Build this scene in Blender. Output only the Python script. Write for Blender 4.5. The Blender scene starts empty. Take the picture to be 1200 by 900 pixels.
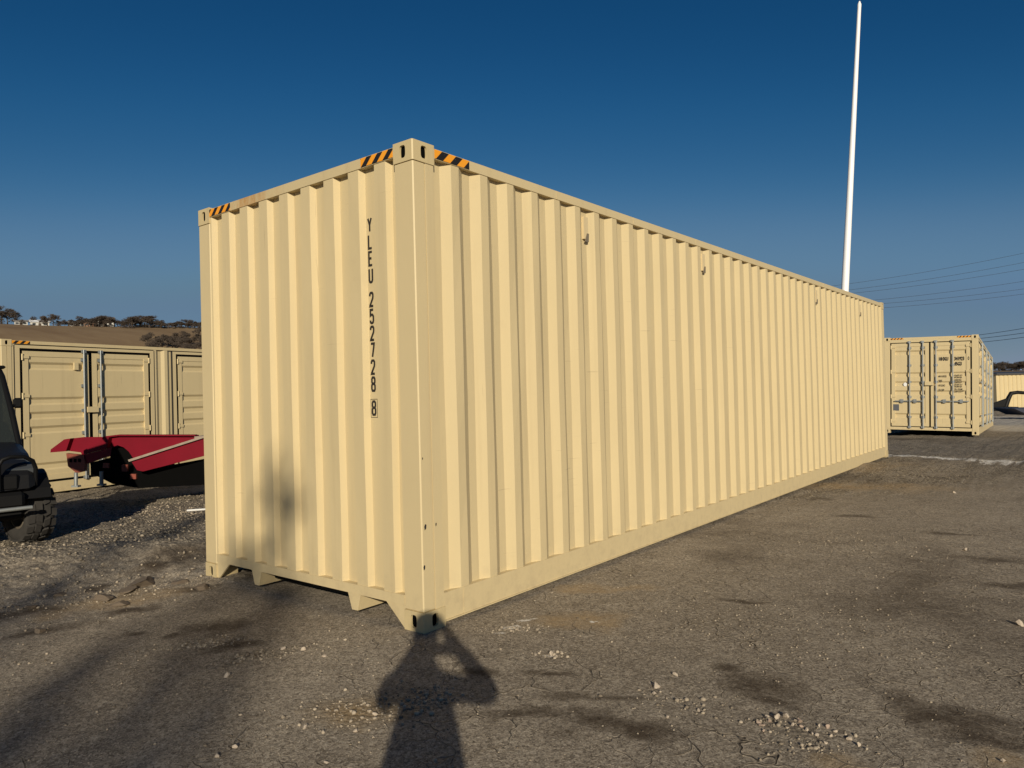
import bpy, bmesh, math, random
import numpy as np
from mathutils import Vector, Matrix
R = math.radians
random.seed(7); rng = np.random.default_rng(7)
SC = bpy.context.scene
COL = SC.collection

# ------------------------------------------------------------------ camera
CAM = Vector((3.09889, -3.00564, 1.39129))
FW = Vector((-0.62339199, 0.78182012, 0.01182048))
RT = Vector((0.781408, 0.62346233, -0.02638672))
UP = Vector((0.02799929, 0.00721265, 0.99958192))
FPX = 857.93
cd = bpy.data.cameras.new('camera'); cam = bpy.data.objects.new('camera', cd); COL.objects.link(cam)
cd.sensor_width = 36; cd.lens = 36 * FPX / 1200; cd.clip_start = 0.05; cd.clip_end = 5000
cam.matrix_world = Matrix(((RT.x, UP.x, -FW.x, CAM.x), (RT.y, UP.y, -FW.y, CAM.y), (RT.z, UP.z, -FW.z, CAM.z), (0, 0, 0, 1)))
SC.camera = cam
# ------------------------------------------------------------------ light
SUN_EL, SUN_AZ = 18.9, 135.3          # azimuth clockwise from +Y
SDIR = Vector((math.sin(R(SUN_AZ)) * math.cos(R(SUN_EL)), math.cos(R(SUN_AZ)) * math.cos(R(SUN_EL)), math.sin(R(SUN_EL))))
w = bpy.data.worlds.new('World'); SC.world = w; w.use_nodes = True
nt = w.node_tree; nt.nodes.clear()
sky = nt.nodes.new('ShaderNodeTexSky'); sky.sky_type = 'NISHITA'; sky.sun_disc = False
sky.sun_elevation = R(SUN_EL); sky.sun_rotation = R(SUN_AZ)
sky.altitude = 900; sky.air_density = 0.75; sky.dust_density = 0.35; sky.ozone_density = 3.0
hs = nt.nodes.new('ShaderNodeHueSaturation'); hs.inputs['Saturation'].default_value = 1.0+.12
hs.inputs['Value'].default_value = 1.0
bg = nt.nodes.new('ShaderNodeBackground'); bg.inputs['Strength'].default_value = 0.075
wo = nt.nodes.new('ShaderNodeOutputWorld')
def vscale(src, k):
    n = nt.nodes.new('ShaderNodeVectorMath'); n.operation = 'SCALE'; n.inputs['Scale'].default_value = k; nt.links.new(src, n.inputs[0]); return n.outputs[0]
cv = nt.nodes.new('ShaderNodeRGBCurve')          # one film-like colour response for the whole sky: deeper blue, less red
for ch, pts in ((0, ((0, 0), (.051, .009), (.077, .026), (.16, .138), (.30, .170), (1, .42))), (1, ((0, 0), (.136, .081), (.20, .14), (.367, .280), (.52, .275), (1, .45))), (2, ((0, 0), (.324, .228), (.449, .328), (.70, .445), (.82, .405), (1, .48)))):
    c_ = cv.mapping.curves[ch]
    for i, (a, b) in enumerate(pts):
        if i == 0: c_.points[0].location = (a, b)
        elif i == len(pts) - 1: c_.points[-1].location = (a, b)
        else: c_.points.new(a, b)
cv.mapping.extend = 'HORIZONTAL'; cv.mapping.update()
nt.links.new(sky.outputs[0], hs.inputs['Color']); nt.links.new(vscale(hs.outputs[0], .1), cv.inputs['Color']); nt.links.new(vscale(cv.outputs[0], 10.0), bg.inputs[0]); nt.links.new(bg.outputs[0], wo.inputs[0])
sl = bpy.data.lights.new('sun', 'SUN'); sun = bpy.data.objects.new('sun', sl); COL.objects.link(sun)
sl.energy = 4.5; sl.angle = R(0.53); sl.color = (1.0, 0.885, 0.69)
sun.rotation_euler = SDIR.to_track_quat('Z', 'Y').to_euler(); sun.location = (30, -30, 30)
vs = SC.view_settings; vs.view_transform = 'Standard'; vs.look = 'None'; vs.exposure = 0.0; vs.gamma = 1.0; vs.use_curve_mapping = False

# ------------------------------------------------------------------ helpers
def ray(px, py):
    return FW + RT * ((px - 600) / FPX) - UP * ((py - 450) / FPX)
def at_depth(px, py, d):
    return CAM + ray(px, py) * d
def on_z(px, py, z=0.0):
    d = ray(px, py); return CAM + d * ((z - CAM.z) / d.z)
def sstep(a, b, x):
    t = np.clip((x - a) / (b - a), 0, 1); return t * t * (3 - 2 * t)

class MB:
    """collects faces, links them as one mesh object"""
    def __init__(s): s.v = []; s.f = []; s.sm = []
    def add(s, vs, fs, smooth=False):
        n = len(s.v); s.v += [tuple(v) for v in vs]
        s.f += [tuple(i + n for i in f) for f in fs]; s.sm += [smooth] * len(fs); return s
    def box(s, lo, hi, M=None):
        (a, b, c), (d, e, f) = lo, hi
        vs = [(a, b, c), (d, b, c), (d, e, c), (a, e, c), (a, b, f), (d, b, f), (d, e, f), (a, e, f)]
        if M: vs = [M @ Vector(v) for v in vs]
        return s.add(vs, [(0, 3, 2, 1), (4, 5, 6, 7), (0, 1, 5, 4), (1, 2, 6, 5), (2, 3, 7, 6), (3, 0, 4, 7)])
    def bbox(s, lo, hi, b=0.006, M=None):
        """box with chamfered edges"""
        lo, hi = [min(p, q) for p, q in zip(lo, hi)], [max(p, q) for p, q in zip(lo, hi)]
        b = min([b] + [(h - l) * 0.45 for l, h in zip(lo, hi)])
        bm = bmesh.new(); bmesh.ops.create_cube(bm, size=1)
        for v in bm.verts:
            v.co = Vector([l + (h - l) * (c + .5) for l, h, c in zip(lo, hi, v.co)])
        bmesh.ops.bevel(bm, geom=bm.edges[:], offset=b, segments=1, affect='EDGES')
        bm.verts.index_update()
        vs = [(M @ v.co) if M else v.co.copy() for v in bm.verts]; fs = [[v.index for v in f.verts] for f in bm.faces]
        bm.free(); return s.add(vs, fs)
    def tube(s, pts, r, n=8, cap=True, smooth=True):
        pts = [Vector(p) for p in pts]; m = len(pts)
        rs = r if isinstance(r, (list, tuple)) else [r] * m
        vs = []; prev = None
        for i, p in enumerate(pts):
            t = (pts[min(i + 1, m - 1)] - pts[max(i - 1, 0)]).normalized()
            if prev is None:
                a = t.orthogonal().normalized()
            else:
                a = (prev - t * prev.dot(t)).normalized()
            prev = a; b = t.cross(a)
            for k in range(n):
                an = 2 * math.pi * k / n
                vs.append(p + (a * math.cos(an) + b * math.sin(an)) * rs[i])
        fs = [(i * n + k, i * n + (k + 1) % n, (i + 1) * n + (k + 1) % n, (i + 1) * n + k) for i in range(m - 1) for k in range(n)]
        s.add(vs, fs, smooth)
        if cap: s.add(vs[:n], [tuple(range(n))[::-1]]); s.add(vs[-n:], [tuple(range(n))])
        return s
    def prism(s, poly, fn, d0, d1):
        """poly of (a,b); fn(a,b,d)->point; extruded d0..d1"""
        n = len(poly)
        vs = [fn(a, b, d0) for a, b in poly] + [fn(a, b, d1) for a, b in poly]
        fs = [tuple(range(n))[::-1], tuple(range(n, 2 * n))] + [(i, (i + 1) % n, (i + 1) % n + n, i + n) for i in range(n)]
        return s.add(vs, fs)
    def build(s, name, mat, parent=None, matrix=None):
        me = bpy.data.meshes.new(name); me.from_pydata(s.v, [], s.f); me.materials.append(mat)
        me.polygons.foreach_set('use_smooth', s.sm); me.update()
        bm = bmesh.new(); bm.from_mesh(me); bmesh.ops.recalc_face_normals(bm, faces=bm.faces[:]); bm.to_mesh(me); bm.free()
        return link(name, me, parent, matrix)
def link(name, me, parent=None, matrix=None):
    o = bpy.data.objects.new(name, me); COL.objects.link(o)
    if parent: o.parent = parent
    if matrix is not None: o.matrix_local = matrix
    return o
def tag(o, label=None, cat=None, group=None, kind=None):
    if label: o['label'] = label
    if cat: o['category'] = cat
    if group: o['group'] = group
    if kind: o['kind'] = kind
    return o
def empty(name, matrix, label, cat, group=None):
    o = bpy.data.objects.new(name, None); COL.objects.link(o); o.matrix_world = matrix; o.empty_display_size = .2
    return tag(o, label, cat, group)
def copy_tree(o, parent=None):
    c = o.copy(); COL.objects.link(c); c.parent = parent
    for ch in list(o.children): copy_tree(ch, c)
    return c

# ------------------------------------------------------------------ materials
def nodes(name):
    m = bpy.data.materials.new(name); m.use_nodes = True; t = m.node_tree
    return m, t, t.nodes['Principled BSDF']
def N(t, ty, **kw):
    n = t.nodes.new(ty)
    for k, v in kw.items():
        if k in n.inputs: n.inputs[k].default_value = v
        else: setattr(n, k, v)
    return n
def mixc(t, fac, a, b, blend='MIX'):
    n = t.nodes.new('ShaderNodeMix'); n.data_type = 'RGBA'; n.blend_type = blend
    for sock, v in ((n.inputs[0], fac), (n.inputs[6], a), (n.inputs[7], b)):
        if hasattr(v, 'is_linked') or hasattr(v, 'links'): t.links.new(v, sock)
        elif isinstance(v, (int, float)): sock.default_value = v
        else: sock.default_value = (*v, 1)
    return n.outputs[2]
def ramp(t, src, a, b, va=0.0, vb=1.0):
    n = t.nodes.new('ShaderNodeMapRange'); n.inputs[1].default_value = a; n.inputs[2].default_value = b
    n.inputs[3].default_value = va; n.inputs[4].default_value = vb; t.links.new(src, n.inputs[0]); return n.outputs[0]
def math_(t, op, a, b=None, c=None):
    n = t.nodes.new('ShaderNodeMath'); n.operation = op
    for i, v in enumerate((a, b, c)):
        if v is None: continue
        if isinstance(v, (int, float)): n.inputs[i].default_value = v
        else: t.links.new(v, n.inputs[i])
    return n.outputs[0]
def coords(t, scale=(1, 1, 1), kind='Object'):
    tc = t.nodes.new('ShaderNodeTexCoord'); mp = t.nodes.new('ShaderNodeMapping'); mp.inputs['Scale'].default_value = scale
    t.links.new(tc.outputs[kind], mp.inputs[0]); return mp.outputs[0]
def noise(t, vec, scale, detail=4, rough=.55, dist=0.0):
    n = N(t, 'ShaderNodeTexNoise', Scale=scale, Detail=detail, Roughness=rough, Distortion=dist); t.links.new(vec, n.inputs['Vector']); return n.outputs['Fac']
def bump(t, b, src, strength=.3, dist=.01, prev=None):
    n = N(t, 'ShaderNodeBump', Strength=strength, Distance=dist); t.links.new(src, n.inputs['Height'])
    if prev is not None: t.links.new(prev, n.inputs['Normal'])
    t.links.new(n.outputs[0], b.inputs['Normal']); return n.outputs[0]
def simple(name, col, rough=.6, metal=0.0, var=.12, scale=8, bmp=0.0, spec=None):
    m, t, b = nodes(name); v = coords(t)
    f = noise(t, v, scale, 5)
    c = mixc(t, f, tuple(x * (1 - var) for x in col), tuple(min(1, x * (1 + var)) for x in col))
    t.links.new(c, b.inputs['Base Color']); b.inputs['Roughness'].default_value = rough; b.inputs['Metallic'].default_value = metal
    if spec is not None: b.inputs['Specular IOR Level'].default_value = spec
    if bmp: bump(t, b, noise(t, v, scale * 6, 3), bmp, .004)
    return m
def paint(name, col, dirt=.35, rust=0.0):
    """beige marine paint: faint blotches, vertical water streaks, scuffs, a little rust"""
    m, t, b = nodes(name); v = coords(t)
    c = mixc(t, noise(t, v, 1.7, 4), tuple(x * .94 for x in col), tuple(x * 1.04 for x in col))
    st = noise(t, coords(t, (9, 9, .35)), 1.0, 5, .6)
    c = mixc(t, math_(t, 'MULTIPLY', ramp(t, st, .55, .8), dirt * .55), c, (.30, .22, .13))
    grime = ramp(t, noise(t, v, 4.5, 6, .7), .62, .8)
    c = mixc(t, math_(t, 'MULTIPLY', grime, dirt * .35), c, (.25, .19, .12))
    # thin scratches / scuff lines
    sc = noise(t, coords(t, (34, 34, 1.2)), 1.0, 3, .5)
    c = mixc(t, math_(t, 'MULTIPLY', ramp(t, sc, .735, .76), .30), c, (.20, .15, .10))
    ru = math_(t, 'MULTIPLY', ramp(t, noise(t, v, 13, 6, .7), .70, .76), 1.0)
    c = mixc(t, math_(t, 'MULTIPLY', ru, rust), c, (.17, .07, .025))
    sp = N(t, 'ShaderNodeSeparateXYZ'); t.links.new(v, sp.inputs[0])
    mud = math_(t, 'MULTIPLY', ramp(t, sp.outputs[2], .02, .42, 1, 0), ramp(t, noise(t, v, 11, 6, .75), .46, .68))
    c = mixc(t, math_(t, 'MULTIPLY', mud, .28), c, (.27, .215, .15))
    hsc = noise(t, coords(t, (2.2, 2.2, 60)), 1.0, 3, .5)       # short horizontal rub marks
    c = mixc(t, math_(t, 'MULTIPLY', math_(t, 'MULTIPLY', ramp(t, hsc, .69, .73), ramp(t, noise(t, v, .9, 3), .50, .60)), .35), c, (.24, .18, .12))
    t.links.new(c, b.inputs['Base Color']); b.inputs['Roughness'].default_value = .52
    b.inputs['Specular IOR Level'].default_value = .35
    bump(t, b, noise(t, v, 3.0, 3), .10, .02)
    return m
BEIGE = (.592, .484, .282)
M = {}
M['beige'] = paint('beige_paint', BEIGE)
M['beige_old'] = paint('beige_paint_weathered', tuple(x * .93 for x in BEIGE), .8, .35)
def rail_paint():
    m = paint('beige_rail_with_rust_bleed', tuple(x * .95 for x in BEIGE), .8, .3); t = m.node_tree; b = t.nodes['Principled BSDF']
    src = b.inputs['Base Color'].links[0].from_socket; v = coords(t); sp = N(t, 'ShaderNodeSeparateXYZ'); t.links.new(v, sp.inputs[0])
    k = ramp(t, math_(t, 'ABSOLUTE', math_(t, 'ADD', sp.outputs[0], 1.74)), .02, .55, 1, 0)
    k = math_(t, 'MULTIPLY', math_(t, 'POWER', k, 1.6), ramp(t, noise(t, coords(t, (14, 14, 4)), 1, 6, .75), .36, .62))
    t.links.new(mixc(t, math_(t, 'MULTIPLY', k, .9), src, (.42, .20, .045)), b.inputs['Base Color']); return m
M['beige_rail'] = rail_paint()
M['beige_rusty'] = paint('beige_paint_chipped', (.56, .455, .255), .7, .9)
M['beige_pale'] = paint('pale_beige_paint', (.64, .52, .31), .4)
M['vent'] = simple('vent_shadow_tone', (.17, .14, .10), .8)  # shadow tone painted into the vent flap's brown-grey
M['black'] = simple('black_stencil_paint', (.016, .013, .012), .65)
M['rubber'] = simple('black_rubber', (.014, .013, .013), .8)
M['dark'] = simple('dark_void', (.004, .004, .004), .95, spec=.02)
M['steel'] = simple('galvanised_steel', (.33, .35, .35), .5, .6, .25, 12)
M['red'] = simple('red_trailer_paint', (.165, .002, .012), .5, 0, .25, 3, 0, .2)
M['red_dusty'] = simple('dusty_worn_red_steel', (.30, .24, .19), .85, 0, .4, 9)
M['red_rust'] = simple('rusty_red_steel', (.22, .05, .03), .75, 0, .45, 14)
M['char'] = simple('charcoal_plastic', (.011, .011, .012), .40, 0, .2, 6, 0, .3)
M['chard'] = simple('black_plastic', (.006, .006, .0065), .55, 0, .2, 6, 0, .2)
M['tyre'] = simple('dusty_tyre_rubber', (.034, .031, .028), .85, 0, .45, 10, .3)
M['rim'] = simple('dusty_rim', (.13, .11, .085), .6, .1, .4, 9)
M['white'] = simple('white_pole_paint', (.86, .87, .88), .35, 0, .03, 3)
M['wire'] = simple('cable_sheath', (.03, .03, .035), .6)
M['stone'] = simple('pale_limestone', (.50, .42, .33), .9, 0, .28, 30, .5)
M['stone_b'] = simple('pinkish_stone', (.42, .32, .25), .9, 0, .3, 30, .5)
M['stone_d'] = simple('dark_earth_clod', (.15, .115, .082), .95, 0, .35, 22, .6)
M['bark'] = simple('grey_brown_bark', (.085, .065, .05), .9, 0, .3, 5)
M['twig'] = simple('bare_twigs', (.105, .082, .066), .9, 0, .3, .6)
M['cedar'] = simple('evergreen_foliage', (.035, .055, .022), .8, 0, .4, 2)
M['rust'] = simple('rust', (.22, .09, .03), .85, 0, .4, 20)
M['label'] = simple('grey_sticker', (.10, .105, .12), .5)
M['sticker'] = simple('white_sticker', (.8, .8, .78), .5)
M['shedroof'] = simple('dark_roof_sheet', (.06, .06, .065), .6)
M['navy'] = simple('dark_blue_steel', (.02, .026, .05), .5)
M['brick'] = simple('far_brick', (.30, .17, .11), .85)
M['roofgrey'] = simple('far_shingle', (.20, .19, .19), .8)
M['whitewall'] = simple('far_white_siding', (.50, .49, .46), .7)
def glass():
    m, t, b = nodes('tinted_glass'); b.inputs['Base Color'].default_value = (.05, .06, .06, 1); b.inputs['Roughness'].default_value = .08
    b.inputs['Transmission Weight'].default_value = .55; b.inputs['IOR'].default_value = 1.3
    return m
M['glass'] = glass()
def lens():
    m, t, b = nodes('headlight_lens'); b.inputs['Base Color'].default_value = (.06, .065, .07, 1); b.inputs['Roughness'].default_value = .2
    return m
M['lens'] = lens()
def hazard():
    m, t, b = nodes('hazard_tape')
    at = N(t, 'ShaderNodeAttribute', attribute_name='stripe'); s = at.outputs['Fac']
    f = math_(t, 'FRACT', s)
    k = math_(t, 'GREATER_THAN', f, .5)
    v = coords(t)
    chip = ramp(t, noise(t, v, 40, 5, .7), .66, .70)
    c = mixc(t, k, (.85, .34, .02), (.014, .012, .011)); c = mixc(t, math_(t, 'MULTIPLY', chip, .8), c, BEIGE)
    t.links.new(c, b.inputs['Base Color']); b.inputs['Roughness'].default_value = .5
    return m
M['hazard'] = hazard()
def ground_mat():
    m, t, b = nodes('packed_dirt_and_millings')
    v = coords(t, (1, 1, 1))
    A = lambda n: N(t, 'ShaderNodeAttribute', attribute_name=n).outputs['Fac']
    n1 = noise(t, v, .55, 6, .6); n2 = noise(t, v, 3.2, 6, .65, .4); n3 = noise(t, v, 45, 4, .7); n4 = noise(t, v, 160, 3, .7)
    c = mixc(t, ramp(t, n1, .3, .7), (.262, .222, .174), (.395, .340, .268))
    c = mixc(t, ramp(t, n2, .45, .70, 0, .65), c, (.215, .180, .140))
    c = mixc(t, ramp(t, n3, .50, .70, 0, .55), c, (.15, .122, .094))
    for sc_, am in ((165, .55), (66, .34)):
        gr = N(t, 'ShaderNodeTexVoronoi', Scale=float(sc_)); t.links.new(v, gr.inputs['Vector'])
        gs = N(t, 'ShaderNodeSeparateColor'); t.links.new(gr.outputs['Color'], gs.inputs[0])
        c = mixc(t, math_(t, 'MULTIPLY', ramp(t, gs.outputs[0], .60, 1.0), am), c, (.62, .545, .44))
        c = mixc(t, math_(t, 'MULTIPLY', ramp(t, gs.outputs[1], .60, .95), am * 1.25), c, (.070, .056, .043))
    # gravel zones
    vo = N(t, 'ShaderNodeTexVoronoi', Scale=38.0); t.links.new(v, vo.inputs['Vector'])
    sep = N(t, 'ShaderNodeSeparateColor'); t.links.new(vo.outputs['Color'], sep.inputs[0])
    gc = mixc(t, sep.outputs[0], (.18, .15, .115), (.50, .43, .33))
    gc = mixc(t, ramp(t, vo.outputs['Distance'], .35, .65), gc, (.10, .084, .064))
    gfac = math_(t, 'MULTIPLY', A('gravel'), ramp(t, noise(t, v, 2.2, 5, .65), .3, .55))
    c = mixc(t, gfac, c, gc)
    c = mixc(t, math_(t, 'MULTIPLY', A('ochre'), ramp(t, noise(t, v, 7, 5, .7), .3, .7, .2, 1)), c, (.40, .28, .145))
    c = mixc(t, math_(t, 'MULTIPLY', A('damp'), ramp(t, noise(t, v, 7, 6, .75), .24, .58, .35, .96)), c, (.052, .036, .024))
    wn = ramp(t, math_(t, 'ADD', noise(t, v, 16, 6, .75, .6), math_(t, 'MULTIPLY', A('white'), .45)), .74, .86)
    c = mixc(t, wn, c, (.74, .71, .66))
    # fine cracks
    dn = N(t, 'ShaderNodeTexNoise', Scale=2.2, Detail=3.0, Roughness=.6); t.links.new(v, dn.inputs['Vector'])
    ad = N(t, 'ShaderNodeVectorMath', operation='SCALE'); t.links.new(dn.outputs['Color'], ad.inputs[0]); ad.inputs['Scale'].default_value = .42
    ad2 = N(t, 'ShaderNodeVectorMath', operation='ADD'); t.links.new(v, ad2.inputs[0]); t.links.new(ad.outputs[0], ad2.inputs[1])
    vc = N(t, 'ShaderNodeTexVoronoi', feature='DISTANCE_TO_EDGE', Scale=4.3); t.links.new(ad2.outputs[0], vc.inputs['Vector'])
    cr = ramp(t, vc.outputs['Distance'], .003, .015, 1, 0)
    crm = math_(t, 'MULTIPLY', math_(t, 'MULTIPLY', cr, ramp(t, noise(t, v, 1.5, 5, .65), .47, .62)), A('crack'))
    rim = math_(t, 'MULTIPLY', math_(t, 'MULTIPLY', ramp(t, vc.outputs['Distance'], .015, .045, .5, 0), ramp(t, noise(t, v, 1.5, 5, .65), .47, .62)), A('crack'))
    c = mixc(t, rim, c, (.47, .40, .31))  # lit edges of the cracks painted in as a lighter colour
    c = mixc(t, math_(t, 'MULTIPLY', crm, .70), c, (.065, .052, .041))
    # far fields
    fld = mixc(t, ramp(t, noise(t, coords(t, (.02, .06, .02)), 1, 5, .6), .35, .65), (.19, .125, .070), (.28, .20, .115))
    c = mixc(t, A('field'), c, fld)
    c = mixc(t, A('road'), c, (.46, .42, .36))
    t.links.new(c, b.inputs['Base Color']); b.inputs['Roughness'].default_value = .95; b.inputs['Specular IOR Level'].default_value = .15
    h = math_(t, 'ADD', math_(t, 'MULTIPLY', n3, .55), math_(t, 'MULTIPLY', n4, .40))
    h = math_(t, 'ADD', h, math_(t, 'MULTIPLY', math_(t, 'MULTIPLY', math_(t, 'SUBTRACT', .6, vo.outputs['Distance']), gfac), 1.2))
    h = math_(t, 'SUBTRACT', math_(t, 'ADD', h, math_(t, 'MULTIPLY', rim, .5)), math_(t, 'MULTIPLY', crm, 1.3))
    bump(t, b, h, 1.0, .016)
    return m
M['ground'] = ground_mat()

# ------------------------------------------------------------------ terrain
def vnoise(x, y, seed=0):
    xi = np.floor(x).astype(np.int64); yi = np.floor(y).astype(np.int64); xf = x - xi; yf = y - yi
    def hsh(a, b):
        h = (a * 374761393 + b * 668265263 + seed * 974634777) & 0x7fffffff
        h = ((h ^ (h >> 13)) * 1274126177) & 0x7fffffff
        return (h & 0xffff) / 65535.0
    u = xf * xf * (3 - 2 * xf); v = yf * yf * (3 - 2 * yf)
    return (hsh(xi, yi) * (1 - u) + hsh(xi + 1, yi) * u) * (1 - v) + (hsh(xi, yi + 1) * (1 - u) + hsh(xi + 1, yi + 1) * u) * v
def fbm(x, y, f, o=4, seed=0, g=.55):
    s = 0; a = 1; tot = 0
    for i in range(o):
        s = s + a * (vnoise(x * f, y * f, seed + i) - .5); tot += a; a *= g; f *= 2.03
    return s / tot
def base_z(x, y):
    x = np.asarray(x, float); y = np.asarray(y, float)
    z = -.30 * sstep(4.0, 11.0, -x) - np.clip((y - 12.5) * .0245, 0, 1.1)
    dx, dy = x - CAM.x, y - CAM.y; rr = np.hypot(dx, dy); az = np.degrees(np.arctan2(dx, dy))
    hill = 6.0 + 27.0 * sstep(-48, -60, az) * sstep(-135, -110, az)
    z = z + hill * sstep(110, 340, rr) + 1.0 * sstep(300, 2000, rr)
    # low gravel berm beside the blind end of the container
    bx, by = -3.9, -.45
    u = (x - bx) * .66 - (y - by) * -.75; a = (x - bx) * .66 + (y - by) * .75; c = -(x - bx) * .75 + (y - by) * .66
    z = z + .13 * np.exp(-(c / .55) ** 2) * sstep(-3.2, -1.0, a) * sstep(1.6, .9, a)
    return z
def rough_amt(x, y):
    left = sstep(-1.6, -4.2, x - .55 * y)
    return .011 + .038 * left
def gz(x, y):
    x = np.asarray(x, float); y = np.asarray(y, float)
    dx, dy = x - CAM.x, y - CAM.y; rr = np.hypot(dx, dy)
    am = rough_amt(x, y)
    z = base_z(x, y)
    z = z + am * 2.4 * fbm(x, y, .9, 5, 3, .6) + am * 1.3 * fbm(x, y, 6.0, 5, 9, .65)
    bank = np.exp(-(((x + 3.3) * .75 + (y + .35) * -.66) / 1.1) ** 2 - (((x + 3.3) * .66 + (y + .35) * .75) / 1.3) ** 2)
    z = z + bank * (.10 * fbm(x, y, 4.0, 5, 61, .65) + .05 * np.abs(fbm(x, y, 11.0, 4, 63, .6)))
    z = z + np.clip(rr - 40, 0, 300) * .004 * fbm(x, y, .03, 4, 21)
    return z - .004
def gz1(x, y): return float(gz(np.array([x]), np.array([y]))[0])
def on_ground(px, py):
    z = 0.0
    for _ in range(12):
        p = on_z(px, py, z); z = .5 * z + .5 * gz1(p.x, p.y)
    return on_z(px, py, z)
def axis(c, lo, hi, d0, n_in, reach, far):
    a = np.arange(lo, hi, d0); out = [hi]; d = d0
    while out[-1] < far:
        d *= 1.055; out.append(out[-1] + d)
    dn = [lo]; d = d0
    while dn[-1] > -far:
        d *= 1.055; dn.append(dn[-1] - d)
    return np.array(dn[:0:-1] + list(a) + out)
xs = axis(0, -5.2, 4.4, .021, 0, 0, 2600); ys = axis(0, -2.6, 4.2, .021, 0, 0, 2600)
gx, gy = np.meshgrid(xs, ys); X = gx.ravel(); Y = gy.ravel()
Z = gz(X, Y)
nx, ny = len(xs), len(ys)
FW1 = fbm(X, Y, 5.2, 4, 91, .6); FW2 = fbm(X, Y, 5.2, 4, 97, .6); FW3 = 1 + 1.9 * fbm(X, Y, 4.3, 5, 40, .65)
def blob(px, py, rx, ry, ang=0.0):
    """soft stain centred where that pixel meets the ground; radii in metres"""
    p = on_ground(px, py); d = ray(px, py); th = math.atan2(d.y, d.x) - math.pi / 2 + R(ang)
    wr = .55 * min(rx, .35)
    cx, cy = X - p.x + wr * 2 * FW1, Y - p.y + wr * 2 * FW2
    a = cx * math.cos(th) + cy * math.sin(th); b_ = -cx * math.sin(th) + cy * math.cos(th)
    wob = FW3
    return np.clip((1.5 - ((a / rx) ** 2 + (b_ / (ry * 1.25)) ** 2) / np.clip(wob, .3, 2)) * .62, 0, 1)
damp = np.zeros_like(X)
for a in [(890, 812, .16, .10), (905, 822, .11, .06), (852, 782, .07, .05), (1060, 825, .16, .07, -20), (1130, 852, .24, .08, -15), (1180, 868, .16, .06),
          (700, 848, .19, .08, -8), (760, 862, .16, .05), (660, 815, .13, .045), (720, 820, .16, .03), (600, 840, .16, .04), (640, 788, .12, .03),
          (255, 735, .22, .13), (160, 742, .08, .05), (200, 745, .065, .045), (280, 755, .2, .06), (25, 745, .18, .05), (1150, 655, .28, .1), (1185, 688, .26, .09),
          (1110, 625, .22, .07), (1000, 605, .2, .06), (960, 585, .18, .07), (860, 705, .22, .05), (560, 790, .12, .05), (1060, 515, .8, .3), (1150, 512, .9, .2), (180, 665, .2, .10), (15, 720, .25, .09), (60, 738, .22, .09), (215, 655, .25, .2), (150, 715, .25, .06), (110, 690, .12, .06), (225, 690, .2, .08), (890, 805, .22, .15), (1100, 838, .30, .12, -15), (640, 835, .30, .06, -5), (730, 855, .30, .07, -8)]:
    damp = np.maximum(damp, blob(*a))
damp = np.maximum(damp, .55 * sstep(.08, .30, fbm(X, Y, .7, 5, 77)))
white = np.zeros_like(X)
for a in [(602, 735, .09, .035, 10), (585, 742, .06, .03), (618, 726, .09, .03, 20), (645, 768, .05, .025), (1065, 534, .8, .16), (1100, 536, .8, .2), (1150, 540, .9, .14), (1185, 545, .8, .14), (1050, 533, .4, .06), (695, 728, .04, .02)]:
    white = np.maximum(white, blob(*a))
ochre = np.zeros_like(X)
for a in [(680, 728, .28, .16), (420, 835, .22, .13), (900, 545, 2.2, .9), (700, 690, .4, .1), (130, 705, .5, .18), (960, 570, 1.6, .4), (1170, 890, .12, .08), (980, 890, .1, .06)]:
    ochre = np.maximum(ochre, .8 * blob(*a))
gravel = sstep(-2.3, -4.4, X - .62 * Y) * sstep(60, 30, np.hypot(X, Y))
for a in [(300, 770, .22, .06), (430, 830, .25, .16), (940, 855, .2, .06, -10), (650, 770, .1, .04)]:
    gravel = np.maximum(gravel, .8 * blob(*a))
rr = np.hypot(X - CAM.x, Y - CAM.y); az = np.degrees(np.arctan2(X - CAM.x, Y - CAM.y))
field = sstep(70, 110, rr)
road = sstep(29, 31, rr * np.cos(R(1) * az)) * sstep(62, 58, rr) * sstep(-6.2, -5.0, az)
crack = sstep(-1.2, .2, X) * sstep(30, 10, rr)
me = bpy.data.meshes.new('ground')
me.vertices.add(len(X)); me.vertices.foreach_set('co', np.stack([X, Y, Z], 1).astype(np.float32).ravel())
ii = (np.arange(ny - 1)[:, None] * nx + np.arange(nx - 1)[None]).ravel()
qd = np.stack([ii, ii + 1, ii + nx + 1, ii + nx], 1).astype(np.int32)
me.loops.add(qd.size); me.loops.foreach_set('vertex_index', qd.ravel())
me.polygons.add(len(qd)); me.polygons.foreach_set('loop_start', (np.arange(len(qd)) * 4).astype(np.int32)); me.polygons.foreach_set('loop_total', np.full(len(qd), 4, np.int32))
me.update(calc_edges=True); me.polygons.foreach_set('use_smooth', np.ones(len(qd), bool))
for nm, arr in (('damp', damp), ('white', white), ('ochre', ochre), ('gravel', gravel), ('field', field), ('road', road), ('crack', crack)):
    at = me.attributes.new(nm, 'FLOAT', 'POINT'); at.data.foreach_set('value', arr.astype(np.float32))
me.materials.append(M['ground'])
tag(link('ground', me), kind='structure')

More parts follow.
